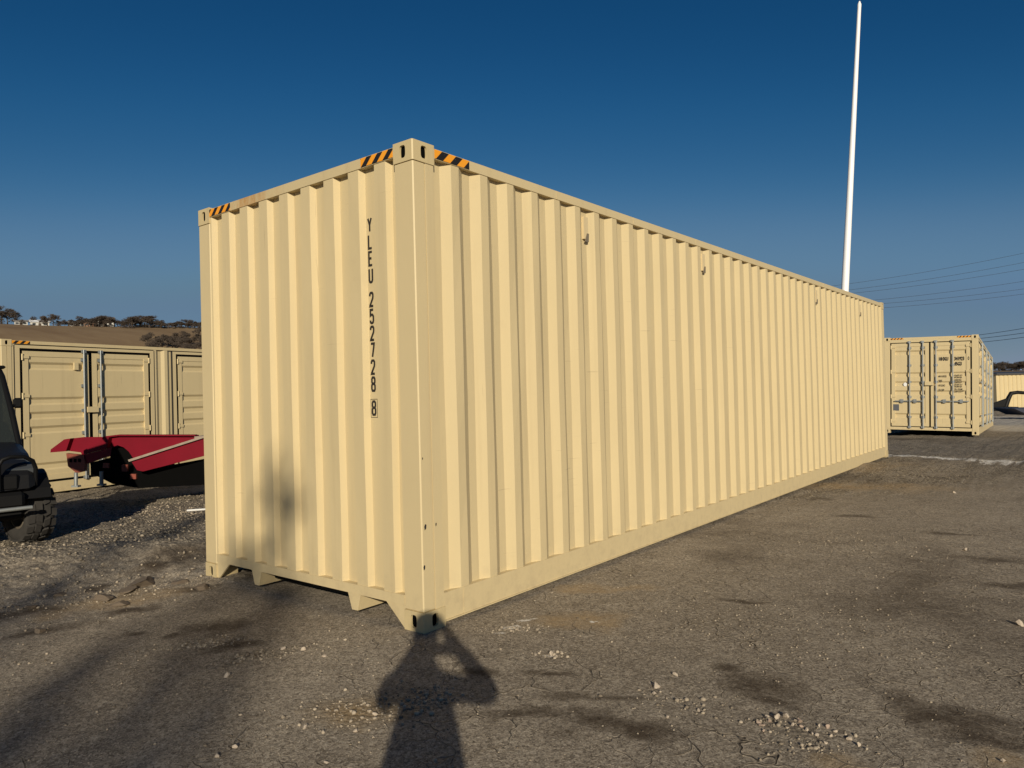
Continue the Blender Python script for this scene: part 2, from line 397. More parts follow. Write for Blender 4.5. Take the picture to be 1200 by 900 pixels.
# ------------------------------------------------------------------ lettering
GL = {  # strokes in a box 0..1 wide, 0..1 high
 'Y': [[(0, 1), (.5, .48), (.5, 0)], [(1, 1), (.5, .48)]], 'L': [[(.05, 1), (.05, 0), (1, 0)]],
 'E': [[(1, 1), (.05, 1), (.05, 0), (1, 0)], [(.05, .52), (.85, .52)]],
 'U': [[(.02, 1), (.02, .18), (.15, .04), (.35, 0), (.65, 0), (.85, .04), (.98, .18), (.98, 1)]],
 '2': [[(.03, .76), (.05, .9), (.25, 1), (.75, 1), (.95, .9), (.97, .74), (.9, .58), (.08, .06), (.03, 0), (1, 0)]],
 '5': [[(.95, 1), (.1, 1), (.07, .57), (.3, .63), (.72, .62), (.95, .5), (.97, .2), (.85, .05), (.65, 0), (.3, 0), (.08, .07), (.03, .2)]],
 '7': [[(.02, 1), (.98, 1), (.85, .72), (.42, 0)]],
 '8': [[(.5, .53), (.2, .56), (.06, .66), (.06, .88), (.25, 1), (.75, 1), (.94, .88), (.94, .66), (.8, .56), (.5, .53)],
       [(.5, .53), (.15, .48), (.02, .38), (.02, .13), (.2, 0), (.8, 0), (.98, .13), (.98, .38), (.85, .48), (.5, .53)]],
 'o': [[(0, 0), (1, 0), (1, 1), (0, 1), (0, 0)]],
}
def ribbon(mb, pts, wd, fn, d):
    n = len(pts); L = []; Rr = []
    closed = (Vector(pts[0]) - Vector(pts[-1])).length < 1e-6
    for i, p in enumerate(pts):
        p = Vector(p)
        a = Vector(pts[i - 1]) if i else (Vector(pts[-2]) if closed else None)
        b = Vector(pts[i + 1]) if i < n - 1 else (Vector(pts[1]) if closed else None)
        d1 = (p - a).normalized() if a is not None else None; d2 = (b - p).normalized() if b is not None else None
        if d1 is None: d1 = d2
        if d2 is None: d2 = d1
        n1 = Vector((-d1.y, d1.x)); n2 = Vector((-d2.y, d2.x)); mm = (n1 + n2).normalized(); k = wd / 2 / max(.5, mm.dot(n1))
        L.append(p + mm * k); Rr.append(p - mm * k)
    vs = [fn(q.x, q.y, d) for q in L] + [fn(q.x, q.y, d) for q in Rr]
    mb.add(vs, [(i, i + 1, n + i + 1, n + i) for i in range(n - 1)])
def glyph(ch, a, z, w_, h_, sw, fn, d, root, name='letter', mat=None):
    mb = MB()
    for k, s in enumerate(GL[ch]):
        ribbon(mb, [(a + p * w_, z + q * h_) for p, q in s], sw, fn, d + k * .0004)
    return mb.build(name, mat or M['black'], root)
def text(body, size, fn, root, a, z, d, sx=.75, name='lettering', mat=None):
    c = bpy.data.curves.new(name, 'FONT'); c.body = body; c.size = size; c.resolution_u = 2
    c.offset = size * .03
    o = bpy.data.objects.new('tmp', c); COL.objects.link(o)
    me = bpy.data.meshes.new_from_object(o); bpy.data.objects.remove(o)
    vs = [fn(a + v.co.x * sx, z + v.co.y, d) for v in me.vertices]; fs = [tuple(p.vertices) for p in me.polygons]
    me2 = bpy.data.meshes.new(name); me2.from_pydata(vs, [], fs); me2.materials.append(mat or M['black']); me2.update()
    return link(name, me2, root)

# ------------------------------------------------------------------ container builder
W_, L_, H_ = 2.438, 12.192, 2.896
CW, CL, CH = .162, .178, .118                        # corner casting: width, length, height
# local frame: x in [-W,0], y in [0,L]; each wall gets fn(a, z, d): a along, z up, d outward
F_END = lambda a, z, d: (-a, -d, z)                  # end y=0, a from the x=0 corner
F_BACK = lambda a, z, d: (-a, L_ + d, z)
F_SIDE = lambda a, z, d: (d, a, z)                   # side x=0, a from the y=0 end
F_FAR = lambda a, z, d: (-W_ - d, a, z)
def sheet(mb, prof, z0, z1, fn, nz=9, amp=.0014, seed=0):
    rnd = random.Random(seed); nv = len(prof); vs = []
    ph = [rnd.uniform(0, 6.28) for _ in range(nv)]
    for j in range(nz + 1):
        z = z0 + (z1 - z0) * j / nz
        for i, (a, d) in enumerate(prof):
            k = amp * math.sin(ph[i] + j * 1.1) * (0 if j in (0, nz) else 1)
            vs.append(fn(a + k * .6, z, d + k))
    mb.add(vs, [(j * nv + i, j * nv + i + 1, (j + 1) * nv + i + 1, (j + 1) * nv + i) for j in range(nz) for i in range(nv - 1)])
def corr_profile(a0, a1, out, sl, inn, depth, first='out', lead=None, d0=-.006):
    """trapezoid corrugation from a0 to a1; outer flats at d0"""
    pts = []; a = a0; st = first; seq = {'out': out, 'inn': inn}
    ln = lead if lead is not None else seq[st]
    lev = {'out': d0, 'inn': d0 - depth}
    while True:
        pts.append((a, lev[st])); e = a + ln
        if e >= a1: pts.append((a1, lev[st])); break
        pts.append((e, lev[st])); a = e + sl; st = 'inn' if st == 'out' else 'out'; ln = seq[st]
        if a >= a1: break
    return pts
def hole_plate(mb, cx, cz, wd, hd, hw, hh, fn, d, depth):
    """face plate wd x hd at (cx,cz) with a rounded oblong hole and its inner walls"""
    n = 20; inner = []; outer = []
    for k in range(n):
        t = 2 * math.pi * k / n; c, s = math.cos(t), math.sin(t)
        e = .55
        inner.append((cx + hw * math.copysign(abs(c) ** e, c), cz + hh * math.copysign(abs(s) ** e, s)))
        m = max(abs(c) / (wd / 2), abs(s) / (hd / 2)); outer.append((cx + c / m, cz + s / m))
    cor = [(cx + sx * wd / 2, cz + sz * hd / 2) for sx, sz in ((1, 1), (-1, 1), (-1, -1), (1, -1))]
    vs = [fn(a, z, d) for a, z in outer] + [fn(a, z, d) for a, z in inner] + [fn(a, z, d - depth) for a, z in inner] + [fn(a, z, d) for a, z in cor]
    fs = []
    for k in range(n):
        j = (k + 1) % n; fs.append((k, j, n + j, n + k)); fs.append((n + k, n + j, 2 * n + j, 2 * n + k))
    # fill corners of the plate
    for ci, (a, z) in enumerate(cor):
        t = math.atan2((z - cz), (a - cx)) % (2 * math.pi); k = int(t / (2 * math.pi) * n) % n
        fs.append((k, 3 * n + ci, (k + 1) % n))
    mb.add(vs, fs)
    return [(2 * n + k) for k in range(n)]
def casting(root, sx, sy, sz, mat):
    """corner casting with oblong apertures on its two outward side faces"""
    x0, x1 = (-CW, 0) if sx else (-W_, -W_ + CW)
    y0, y1 = (0, CL) if not sy else (L_ - CL, L_)
    z0, z1 = (H_ - CH, H_) if sz else (0, CH)
    zc = (z0 + z1) / 2; p = .004                    # slightly proud of the post
    mb = MB()
    # top, bottom, and the inward faces
    X0, X1, Y0, Y1 = x0 - (0 if sx else p), x1 + (p if sx else 0), y0 - (p if not sy else 0), y1 + (p if sy else 0)
    zt, zb = z1 + (.004 if sz else 0), z0 - (0 if sz else 0)
    c = .006
    mb.add([(X0, Y0, zt), (X1, Y0, zt), (X1, Y1, zt), (X0, Y1, zt), (X0, Y0, zb), (X1, Y0, zb), (X1, Y1, zb), (X0, Y1, zb)], [(0, 1, 2, 3), (7, 6, 5, 4)])
    zmid = (zt + zb) / 2; hh = (zt - zb)
    fe = (lambda a, z, d: (a, Y0 - d, z)) if not sy else (lambda a, z, d: (a, Y1 + d, z))
    qx = .007; ex0, ex1 = (X0, X1 - qx) if sx else (X0 + qx, X1); sy0, sy1 = (Y0 + qx, Y1) if not sy else (Y0, Y1 - qx)
    hole_plate(mb, (ex0 + ex1) / 2, zmid, ex1 - ex0, hh, .026, .038, fe, 0, .016)
    xa, xb = (ex1, X1) if sx else (ex0, X0); ya, yb = (Y0, sy0) if not sy else (Y1, sy1)
    mb.add([(xa, ya, zb), (xb, yb, zb), (xb, yb, zt), (xa, ya, zt)], [(0, 1, 2, 3)])
    fi = (lambda a, z, d: (a, Y1 + d, z)) if not sy else (lambda a, z, d: (a, Y0 - d, z))
    mb.add([fi(X0, zb, 0), fi(X1, zb, 0), fi(X1, zt, 0), fi(X0, zt, 0)], [(0, 1, 2, 3)])
    fs_ = (lambda a, z, d: (X1 + d, a, z)) if sx else (lambda a, z, d: (X0 - d, a, z))
    hole_plate(mb, (sy0 + sy1) / 2, zmid, sy1 - sy0, hh, .026, .038, fs_, 0, .016)
    fj = (lambda a, z, d: (X0 - d, a, z)) if sx else (lambda a, z, d: (X1 + d, a, z))
    mb.add([fj(Y0, zb, 0), fj(Y1, zb, 0), fj(Y1, zt, 0), fj(Y0, zt, 0)], [(0, 1, 2, 3)])
    o = mb.build('corner_casting', mat, root)
    b2 = MB().box((X0 + .020, Y0 + .020, zb + .008), (X1 - .020, Y1 - .020, zt - .008)); b2.build('casting_shade_block', M['dark'], o)  # added black block, paints the dark seen through the casting holes
    return o
def strip(root, fn, a0, a1, z0, z1, d, lean=1.0, pitch=.085, phase=0.0):
    """hazard tape: a thin plate with printed diagonal bars"""
    me = bpy.data.meshes.new('hazard_strip')
    vs = []; 
    for dd in (d, d + .002):
        vs += [fn(a0, z0, dd), fn(a1, z0, dd), fn(a1, z1, dd), fn(a0, z1, dd)]
    me.from_pydata(vs, [], [(0, 1, 2, 3), (4, 5, 6, 7), (0, 1, 5, 4), (1, 2, 6, 5), (2, 3, 7, 6), (3, 0, 4, 7)])
    at = me.attributes.new('stripe', 'FLOAT', 'POINT')
    vals = [(a + lean * z) / pitch + phase + 50 for a, z in ((a0, z0), (a1, z0), (a1, z1), (a0, z1))] * 2
    at.data.foreach_set('value', vals); me.materials.append(M['hazard']); me.update()
    return link('hazard_strip', me, root)
GROOVE = (.40, 1.06, 1.33, 1.60, 2.29)
def panel_profile(ht, z1):
    pts = [(z1 - .10, 0.0)]
    for g in GROOVE:
        zt = H_ - g
        if zt - .14 < z1 - ht + .1: continue
        pts += [(zt, 0.0), (zt - .045, -.032), (zt - .115, -.032), (zt - .15, 0.0)]
    pts.append((z1 - ht + .10, 0.0)); return pts
def door_leaf(root, fn, a0, a1, z0, z1, d, hinge, mat, name='door_leaf'):
    """leaf = frame + ribbed panel + gasket; hinge side -1 (a0) or +1 (a1)"""
    fr = MB(); bx = lambda m, p0, p1, q0, q1, e0, e1: m.prism([(p0, q0), (p1, q0), (p1, q1), (p0, q1)], fn, e0, e1)
    fw_ = .10
    bx(fr, a0, a0 + fw_, z0, z1, d - .05, d); bx(fr, a1 - fw_, a1, z0, z1, d - .05, d)
    bx(fr, a0 + fw_, a1 - fw_, z1 - fw_, z1, d - .05, d - .001); bx(fr, a0 + fw_, a1 - fw_, z0, z0 + fw_, d - .05, d - .001)
    leaf = fr.build(name, mat, root)
    pm = MB(); pp = panel_profile(z1 - z0, z1)
    vs = []
    for z, q in pp: vs += [fn(a0 + fw_, z, d - .012 + q), fn(a1 - fw_, z, d - .012 + q)]
    pm.add(vs, [(2 * i, 2 * i + 1, 2 * i + 3, 2 * i + 2) for i in range(len(pp) - 1)])
    pm.build('panel', mat, leaf)
    g = MB(); t = .050
    bx(g, a0 - t, a0, z0 - t, z1 + t, d - .045, d - .008); bx(g, a1, a1 + t, z0 - t, z1 + t, d - .045, d - .008)
    bx(g, a0, a1, z1, z1 + t, d - .045, d - .008); bx(g, a0, a1, z0 - t, z0, d - .045, d - .008)
    g.build('gasket', M['dark'], leaf)
    for k in range(4):
        zz = z0 + .12 + (z1 - z0 - .26) * k / 3
        h = MB(); s = hinge
        aa = a0 if s < 0 else a1
        bx(h, min(aa, aa - s * .11), max(aa, aa - s * .11), zz, zz + .055, d + .001, d + .016)
        h.tube([fn(aa + s * .012, zz - .03, d + .012), fn(aa + s * .012, zz + .085, d + .012)], .016, 8)
        h.build('hinge', mat, leaf)
    return leaf
def lock_rod(root, fn, a, z0, z1, d, zh, hdir, handle=True, keeper=True):
    """galvanised locking bar with cams, guide brackets and handle"""
    rd = MB().tube([fn(a, z0 - .06, d + .045), fn(a, z1 + .06, d + .045)], .0175, 10).build('locking_bar', M['steel'], root)
    for zz in (z0 - .05, z1 + .0):
        k = MB(); k.prism([(a - .035, zz), (a + .05, zz), (a + .05, zz + .06), (a - .035, zz + .06)], fn, d + .012, d + .05); k.build('cam_keeper', M['steel'], rd)
    for fz in (.10, .34, .52, .72, .93):
        zz = z0 + (z1 - z0) * fz; k = MB()
        k.prism([(a - .045, zz), (a + .045, zz), (a + .045, zz + .06), (a - .045, zz + .06)], fn, d + .001, d + .028); k.build('guide_bracket', M['steel'], rd)
    if handle:
        k = MB(); k.prism([(a, zh - .012), (a + hdir * .40, zh - .012), (a + hdir * .40, zh + .016), (a, zh + .016)], fn, d + .048, d + .060)
        k.prism([(a + hdir * .17, zh - .05), (a + hdir * .25, zh - .05), (a + hdir * .25, zh + .055), (a + hdir * .17, zh + .055)], fn, d + .004, d + .047)
        k.build('door_handle', M['steel'], rd)
    return rd
def container(mtx, label, end='corr', side='corr', mat=None, group=None, near=False):
    mat = mat or M['beige']
    root = empty('shipping_container', mtx, label, 'container', group)
    for sx in (1, 0):
        for sy in (0, 1):
            x0, x1 = (-CW, 0) if sx else (-W_, -W_ + CW); y0, y1 = (0, CL) if not sy else (L_ - CL, L_)
            p = MB(); z0, z1 = CH, H_ - CH
            # L-shaped post: two folded legs with a small step
            fx = 0 if sx else -W_
            s1 = -1 if sx else 1; fy = 0 if not sy else L_; s2 = 1 if not sy else -1
            p.bbox((fx, fy, z0), (fx + s1 * CW, fy + s2 * .10, z1), .007)
            p.bbox((fx + s1 * .0015, fy + s2 * .1030, z0), (fx + s1 * .10, fy + s2 * (CL - .003), z1), .0006)
            p.build('corner_post', mat, root)
            for sz in (0, 1): casting(root, sx, sy, sz, M['beige_rusty'] if near else mat)
    # rails
    tr = .062
    for nm, fn, ln, off, fmat in (('front', F_END, W_, CW, M['beige_rail'] if near else mat), ('back', F_BACK, W_, CW, mat)):
        b = MB(); b.prism([(off, H_ - .012), (ln - off, H_ - .012), (ln - off, H_ - .012 - tr), (off, H_ - .012 - tr)], fn, -.075, -.001); b.build('end_top_rail', fmat, root)
    for fn in (F_SIDE, F_FAR):
        b = MB(); b.prism([(CL, H_ - .012), (L_ - CL, H_ - .012), (L_ - CL, H_ - .012 - tr), (CL, H_ - .012 - tr)], fn, -.065, -.001); b.build('side_top_rail', mat, root)
        b = MB(); b.prism([(CL + .17, .034), (L_ - CL - .17, .034), (L_ - CL - .17, .196), (CL + .17, .196)], fn, -.05, -.002)
        b.prism([(CL, .026), (L_ - CL, .026), (L_ - CL, .0335), (CL, .0335)], fn, -.06, .006)
        b.build('side_bottom_rail', mat, root)
        for a in (CL, L_ - CL - .1685):
            b = MB(); b.prism([(a, .034), (a + .1685, .034), (a + .1685, .196), (a, .196)], fn, -.05, -.0045); b.build('rail_end_plate', mat, root)
    # roof and floor
    MB().box((-W_ + .06, .06, H_ - .05), (-.06, L_ - .06, H_ - .03)).build('roof', mat, root)
    MB().box((-W_ + .07, .08, .15), (-.07, L_ - .08, .18)).build('floor', M['dark'], root)
    zb, zt = .196, H_ - .012 - tr
    # side walls
    def corr_side(fn, seed):
        b = MB(); sheet(b, corr_profile(CL, L_ - CL, .072, .068, .070, .036, 'inn', .087), zb, zt, fn, 9, .0016, seed); return b.build('side_wall', mat, root)
    corr_side(F_FAR, 3)
    if side == 'corr':
        corr_side(F_SIDE, 1)
        for a, z in ((1.86, 2.665), (4.10, 2.667), (7.96, 2.655), (10.42, 2.64)):
            a = CL + .087 + .068 + .072 + .068 + round((a - CL - .33) / .278) * .278 + .035
            v = MB()
            v.prism([(a - .030, z + .10), (a + .030, z + .10), (a + .030, z - .04), (a + .012, z - .075), (a - .030, z - .075)], F_SIDE, -.0415, -.020)
            v.build('vent_cover', M['beige_pale'], root)
            v = MB(); v.prism([(a - .026, z - .098), (a + .022, z - .098), (a + .028, z - .03), (a + .006, z - .03)], F_SIDE, -.0195, -.012); v.build('vent_flap', M['vent'], root)
    else:
        bays = [(.23, 3.07), (3.54, 6.06), (6.13, 8.65), (9.12, 11.96)]
        for a0, a1 in ((CL, .23), (3.07, 3.54), (6.06, 6.13), (8.65, 9.12), (11.96, L_ - CL)):
            b = MB()
            if a1 - a0 > .3: sheet(b, corr_profile(a0, a1, .072, .068, .070, .036, 'out', .06), zb, zt, F_SIDE, 3, .001, 5)
            else: b.prism([(a0, zb), (a1, zb), (a1, zt), (a0, zt)], F_SIDE, -.03, -.008)
            b.build('wall_strip', mat, root)
        for a0, a1 in bays:
            f = MB(); g_ = lambda p0, p1, q0, q1: f.prism([(p0, q0), (p1, q0), (p1, q1), (p0, q1)], F_SIDE, -.06, -.004)
            g_(a0, a0 + .085, zb, zt - .02); g_(a1 - .085, a1, zb, zt - .02); g_(a0 + .0851, a1 - .0851, zt - .075, zt - .02); g_(a0 + .0851, a1 - .0851, zb, zb + .03)
            f.build('door_frame', mat, root)
            MB().prism([(a0 - .02, zt - .0195), (a1 + .02, zt - .0195), (a1 + .02, zt), (a0 - .02, zt)], F_SIDE, -.06, -.02).build('drip_gap', M['rubber'], root)
            for e0, e1 in ((a0 - .018, a0 - .001), (a1 + .001, a1 + .018)): MB().prism([(e0, zb), (e1, zb), (e1, zt - .02), (e0, zt - .02)], F_SIDE, -.05, -.0035).build('frame_seal', M['rubber'], root)
            MB().prism([(a0 + .08, zb), (a1 - .08, zb), (a1 - .08, zt - .07), (a0 + .08, zt - .07)], F_SIDE, -.09, -.062).build('door_backing', M['dark'], root)
            mid = (a0 + a1) / 2; z0, z1 = zb + .075, zt - .125
            la, lb = a0 + .136, a1 - .136
            l1 = door_leaf(root, F_SIDE, la, mid - .036, z0, z1, -.006, -1, mat); l2 = door_leaf(root, F_SIDE, mid + .036, lb, z0, z1, -.006, 1, mat)
            lock_rod(root, F_SIDE, mid - .155, z0, z1, -.006, 1.2, -1, False); lock_rod(root, F_SIDE, mid + .19, z0, z1, -.006, 1.2, 1, False)
            k = MB(); k.prism([(mid - .10, 1.52), (mid + .12, 1.52), (mid + .12, 1.63), (mid - .10, 1.63)], F_SIDE, .002, .055); k.build('lock_box', mat, l1)
            k = MB(); k.prism([(mid - .34, 2.36), (mid - .26, 2.36), (mid - .26, 2.50), (mid - .34, 2.50)], F_SIDE, -.016, .03); k.build('vent_cover', mat, l1)
    # end y=L : plain corrugated end for the unseen side
    ez = .20
    def corr_end(fn, seed):
        b = MB(); sheet(b, corr_profile(CW, W_ - CW, .100, .020, .1115, .041, 'inn', .065), ez, zt, fn, 9, .0014, seed); return b.build('end_wall', mat, root)
    corr_end(F_BACK, 11)
    for fn, dd in ((F_BACK, 0), (F_END, 0)):
        if fn is F_END and end != 'corr': continue
        b = MB(); b.prism([(CW, .140), (W_ - CW, .140), (W_ - CW, .200), (CW, .200)], fn, -.08, -.001); b.build('end_sill', mat, root)
    if end == 'corr':
        corr_end(F_END, 2)
        for s in (0, 1):
            q = lambda a: a if not s else W_ - a
            b = MB(); b.prism([(q(CW), .1395), (q(CW + .17), .1395), (q(CW + .012), .004), (q(CW), .004)], F_END, -.02, -.006); b.build('gusset', mat, root)
        for a in (.63, 1.735):
            b = MB(); b.prism([(a - .062, .1395), (a + .062, .1395), (a + .026, .035), (a - .030, .035)], F_END, -.016, -.004); b.build('tunnel_leg', mat, root)
            sgn = 1 if a > 1.2 else -1
            b = MB(); b.prism([(a - .03, .035), (a + .026, .035), (a + .062, .139), (a - .062, .139)], F_END, -2.6, -.018); b.build('tunnel_beam', mat, root)
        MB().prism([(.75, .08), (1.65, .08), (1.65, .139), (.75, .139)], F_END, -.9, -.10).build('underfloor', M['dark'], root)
        strip(root, F_END, CW + .006, CW + .30, H_ - .070, H_ - .016, .001, 1.0, .100, .15)
        strip(root, F_END, W_ - CW - .30, W_ - CW - .006, H_ - .070, H_ - .016, .001, 1.0, .100, .3)
        strip(root, F_SIDE, CL + .006, CL + .32, H_ - .070, H_ - .016, .001, -1.0, .125, .55)
    else:
        fn = F_END; f = MB(); g_ = lambda p0, p1, q0, q1, e0=-.07, e1=-.002: f.prism([(p0, q0), (p1, q0), (p1, q1), (p0, q1)], fn, e0, e1)
        g_(CW, W_ - CW, .105, .19); f.build('door_sill', mat, root); f = MB(); g_(CW, W_ - CW, H_ - .16, H_ - .075); f.build('door_header', mat, root)
        z0, z1 = .215, H_ - .185
        MB().prism([(CW, .19), (W_ - CW, .19), (W_ - CW, H_ - .16), (CW, H_ - .16)], fn, -.10, -.066).build('door_backing', M['dark'], root)
        mid = W_ / 2
        l1 = door_leaf(root, fn, CW + .036, mid - .022, z0, z1, -.01, -1, mat); l2 = door_leaf(root, fn, mid + .022, W_ - CW - .036, z0, z1, -.01, 1, mat)
        for a, hd in ((CW + .47, 1), (mid - .16, 1), (mid + .18, -1), (W_ - CW - .53, -1)):
            lock_rod(root, fn, a, z0, z1, -.01, .97, -hd if a < mid else 1, True)
        k = MB(); k.prism([(mid - .09, 1.44), (mid + .13, 1.44), (mid + .13, 1.55), (mid - .09, 1.55)], fn, -.008, .055); k.build('lock_box', mat, l1)
        k = MB(); k.prism([(W_ - .40, .68), (W_ - .24, .68), (W_ - .24, .87), (W_ - .40, .87)], fn, -.02, -.0095); k.build('data_plate', M['label'], l2)
        k = MB(); k.prism([(W_ - .57 + .05 * math.cos(t * .5236), 1.47 + .06 * math.sin(t * .5236)) for t in range(12)], fn, -.02, -.0092); k.build('round_sticker', M['sticker'], l2)
        strip(root, fn, CW + .01, CW + .36, H_ - .066, H_ - .020, .0, 1, .085, 0); strip(root, fn, W_ - CW - .36, W_ - CW - .01, H_ - .066, H_ - .020, .0, 1, .085, 0)
        rf = lambda a, z, d: fn(W_ - a, z, d)       # text reads left to right
        tx = lambda s, size, a, z, sx=.72: text(s, size, rf, l1, a, z, -.0075, sx)
        tx('HHXU', .145, 1.455, 2.17, .58); tx('341923', .145, 1.845, 2.17, .58); tx('0', .145, 2.175, 2.17, .58); tx('45G3', .145, 1.845, 2.02, .58)
        for i, (k_, v1, v2) in enumerate((('MAX GROSS', '30,480 KG', '67,200 LB'), ('TARE', '4,900 KG', '10,800 LB'), ('PAYLOAD', '25,580 KG', '56,400 LB'), ('CU. CAP', '75.1 CU.M', '2,650 CU.FT'))):
            z = 1.70 - i * .135
            tx(k_, .080, 1.445, z - .02, .46); tx(v1, .060, 1.845, z + .01, .75); tx(v2, .060, 1.845, z - .05, .75)
    return root

# ------------------------------------------------------------------ the three containers
main = container(Matrix.Identity(4), 'large beige high shipping container filling the centre of the yard, corrugated end and long side', 'corr', 'corr', near=True)
# its number, read downward on the blind end
za = 2.516 - .087; aL = .462
for ch in 'YLEU 252728 8':
    if ch == ' ': za -= .044; continue
    glyph(ch, -aL, za, .031, .083, .0150, lambda a, z, d: (a, -d, z), -.0455, main)
    za -= .1065
glyph('o', -aL - .013, za + .1065 - .017, .060, .114, .0035, lambda a, z, d: (a, -d, z), -.0457, main, 'check_digit_box')
for y in (1.47, 2.63, 3.9, 5.1, 6.4, 8.3, 10.2):
    MB().prism([(y, H_ - .074), (y + .005, H_ - .074), (y + .005, H_ - .012), (y, H_ - .012)], F_SIDE, -.003, .0012).build('rail_joint', M['beige_old'], main)
# rust runs and chips on the end rail and posts
for a, z, s in ((.028, .62, .014), (.118, .62, .008), (.012, .385, .012), (.02, 1.02, .006)):
    MB().prism([(a, z + s), (a + s * .8, z + s * .6), (a + s * .6, z - s), (a - s * .3, z - s * 1.6), (a - s * .5, z)], F_SIDE, -.0003, .0004).build('paint_chip', M['rubber'], main)
def tilted(loc, yaw, slope=0.0, roll=0.0):
    return Matrix.Translation(loc) @ Matrix.Rotation(R(yaw), 4, 'Z') @ Matrix.Rotation(R(slope), 4, 'X') @ Matrix.Rotation(R(roll), 4, 'Y')
container(tilted((-12.2627, 1.5611, -.2967), 11.24), 'beige shipping container with pairs of side doors behind the red trailer', 'corr', 'side')
container(tilted((.43, 21.75, -.185), 3.7, -1.75, 1.3), 'beige shipping container seen from its closed cargo doors, stencilled 341923', 'doors', 'side')

# ------------------------------------------------------------------ white pole
pb = at_depth(990, 342, 36); pt = at_depth(1007.3, 1.5, 36.6); ax = (pt - pb).normalized()
base = pb - ax * ((pb.z - gz1(pb.x, pb.y)) / ax.z + .3)
proot = empty('flag_pole', Matrix.Translation(base), 'tall white tapered pole rising behind the large container', 'pole')
Lp = (pt - base).length
MB().tube([Vector((0, 0, 0)), ax * Lp * .35, ax * Lp * .985], [.205, .172, .088], 20).build('shaft', M['white'], proot)
MB().tube([ax * Lp * .985, ax * Lp * .992, ax * Lp], [.092, .092, .03], 14).build('cap', M['white'], proot)
MB().tube([(0, 0, .1), (0, 0, .55)], .30, 16).build('base_collar', M['steel'], proot)

# ------------------------------------------------------------------ overhead cables
def cable(p0, p1, d0, d1, sag, r, label, group):
    a = at_depth(*p0, d0); b = at_depth(*p1, d1)
    pts = []
    for i in range(25):
        t = -.9 + 2.6 * i / 24; q = a.lerp(b, t); q.z += sag * ((t - .3) ** 2) ; pts.append(q)
    o = MB().tube(pts, r, 5, False).build('power_line', M['wire'], None); tag(o, label, 'cable', group)
nth = ('top', 'second', 'third', 'fourth', 'fifth', 'lowest')
for i, (y0, y1) in enumerate(((327, 299), (335, 310), (340, 318), (351, 332), (356, 341), (361, 347))):
    cable((1036, y0), (1200, y1), 150, 138, .8, .026, f'thin overhead power line, {nth[i]} of the six crossing behind the white pole', 'high power lines')
for i, (y0, y1) in enumerate(((393.5, 385.5), (397.5, 391), (402, 396))):
    cable((1140, y0), (1200, y1), 70, 62, .12, .020, f'dark low overhead cable above the right container, {("upper", "middle", "lower")[i]} of three', 'low cables at the right')

# ------------------------------------------------------------------ red trailer
TD = 11.6; k = TD / FPX
T0 = at_depth(105, 530, TD); ta = Vector((RT.x, RT.y, 0)).normalized(); tn = Vector((FW.x, FW.y, 0)).normalized()
troot = empty('flatbed_trailer', Matrix.Translation((T0.x, T0.y, gz1(T0.x, T0.y))), 'red steel flatbed trailer with pointed ramp ends parked behind the large container', 'trailer')
zoff = T0.z - gz1(T0.x, T0.y)
ZG = gz1(T0.x, T0.y)
def plane_fn(d0):   # a vertical plane of the trailer d0 metres behind its near side; px,py on it, d = thickness offset
    def f(px, py, d):
        q = at_depth(px, py, TD + d0) + tn * d; return (q.x - T0.x, q.y - T0.y, q.z - ZG)
    return f
tf = plane_fn(0.0)
near_plate = [(104, 530), (105, 526.5), (122, 517.5), (126, 511.5), (142, 509.6), (232, 509.6), (233, 513), (158, 538), (152, 529), (146, 524), (139, 521.5), (130, 524.5), (106, 531)]
MB().prism(near_plate, tf, -.03, .03).build('side_plate', M['red'], troot)
MB().prism([(126, 510.8), (142, 508.9), (232, 508.9), (232, 510.6), (142, 510.6), (126, 512.5)], tf, -.10, -.031).build('plate_flange', M['red'], troot)
MB().prism([(104, 531.5), (104, 527), (122, 517.5), (126.5, 511.3), (133, 512), (131, 524.5)], tf, -.14, -.031).build('ramp_tip', M['red'], troot)
MB().prism([(158, 539), (300, 494), (300, 519), (172, 551.5), (165, 550)], tf, -.12, -.04).build('ramp_beam', M['red'], troot)
MB().prism([(156.5, 537.6), (300, 492), (300, 494.5), (157.5, 540)], tf, -.17, .25).build('dusty_tread', M['red_dusty'], troot)
far_off = 1.15
tff = plane_fn(far_off)
MB().prism([(65, 528.5), (66, 526), (82, 514), (98, 512.2), (215, 511.5), (215, 516), (123, 536), (103, 543.5), (98, 536), (96, 530), (80, 528)], tff, -.03, .03).build('side_plate', M['red'], troot)
MB().prism([(65, 529.5), (65.3, 526), (81, 514.3), (88, 513.2), (83, 528)], tff, -.14, -.031).build('ramp_tip', M['red'], troot)
tl = MB().prism([(80, 531), (100, 533), (102, 541), (101, 552), (92, 554), (82, 546)], tff, -.06, .02).build('tail_bracket', M['red_rust'], troot)
for j in range(3):
    MB().prism([(84 + 5 * j, 537), (87 + 5 * j, 537.4), (87 + 5 * j, 541.5), (84 + 5 * j, 541)], tff, -.066, -.061).build('slot', M['dark'], tl)
for px, dd, tq in ((99, -.25, tff), (121, -.05, tf)):
    jl = MB(); jl.tube([tq(px, 552, dd), tq(px, 567, dd)], .030, 10); o = jl.build('jack_leg', M['steel'], troot)
    MB().prism([(px - 3.5, 566.5), (px + 4, 566.5), (px + 4, 568.5), (px - 3.5, 568.5)], tq, dd - .05, dd + .05).build('jack_foot', M['steel'], o)
MB().prism([(101, 543), (125, 537), (127, 525), (139, 523), (150, 531), (158, 541), (172, 551), (330, 522), (330, 572), (236, 569), (160, 573), (128, 568), (104, 556)], tf, .10, .95).build('underside_shade', M['dark'], troot)  # black solid stands in for the shade beneath trailer and running gear
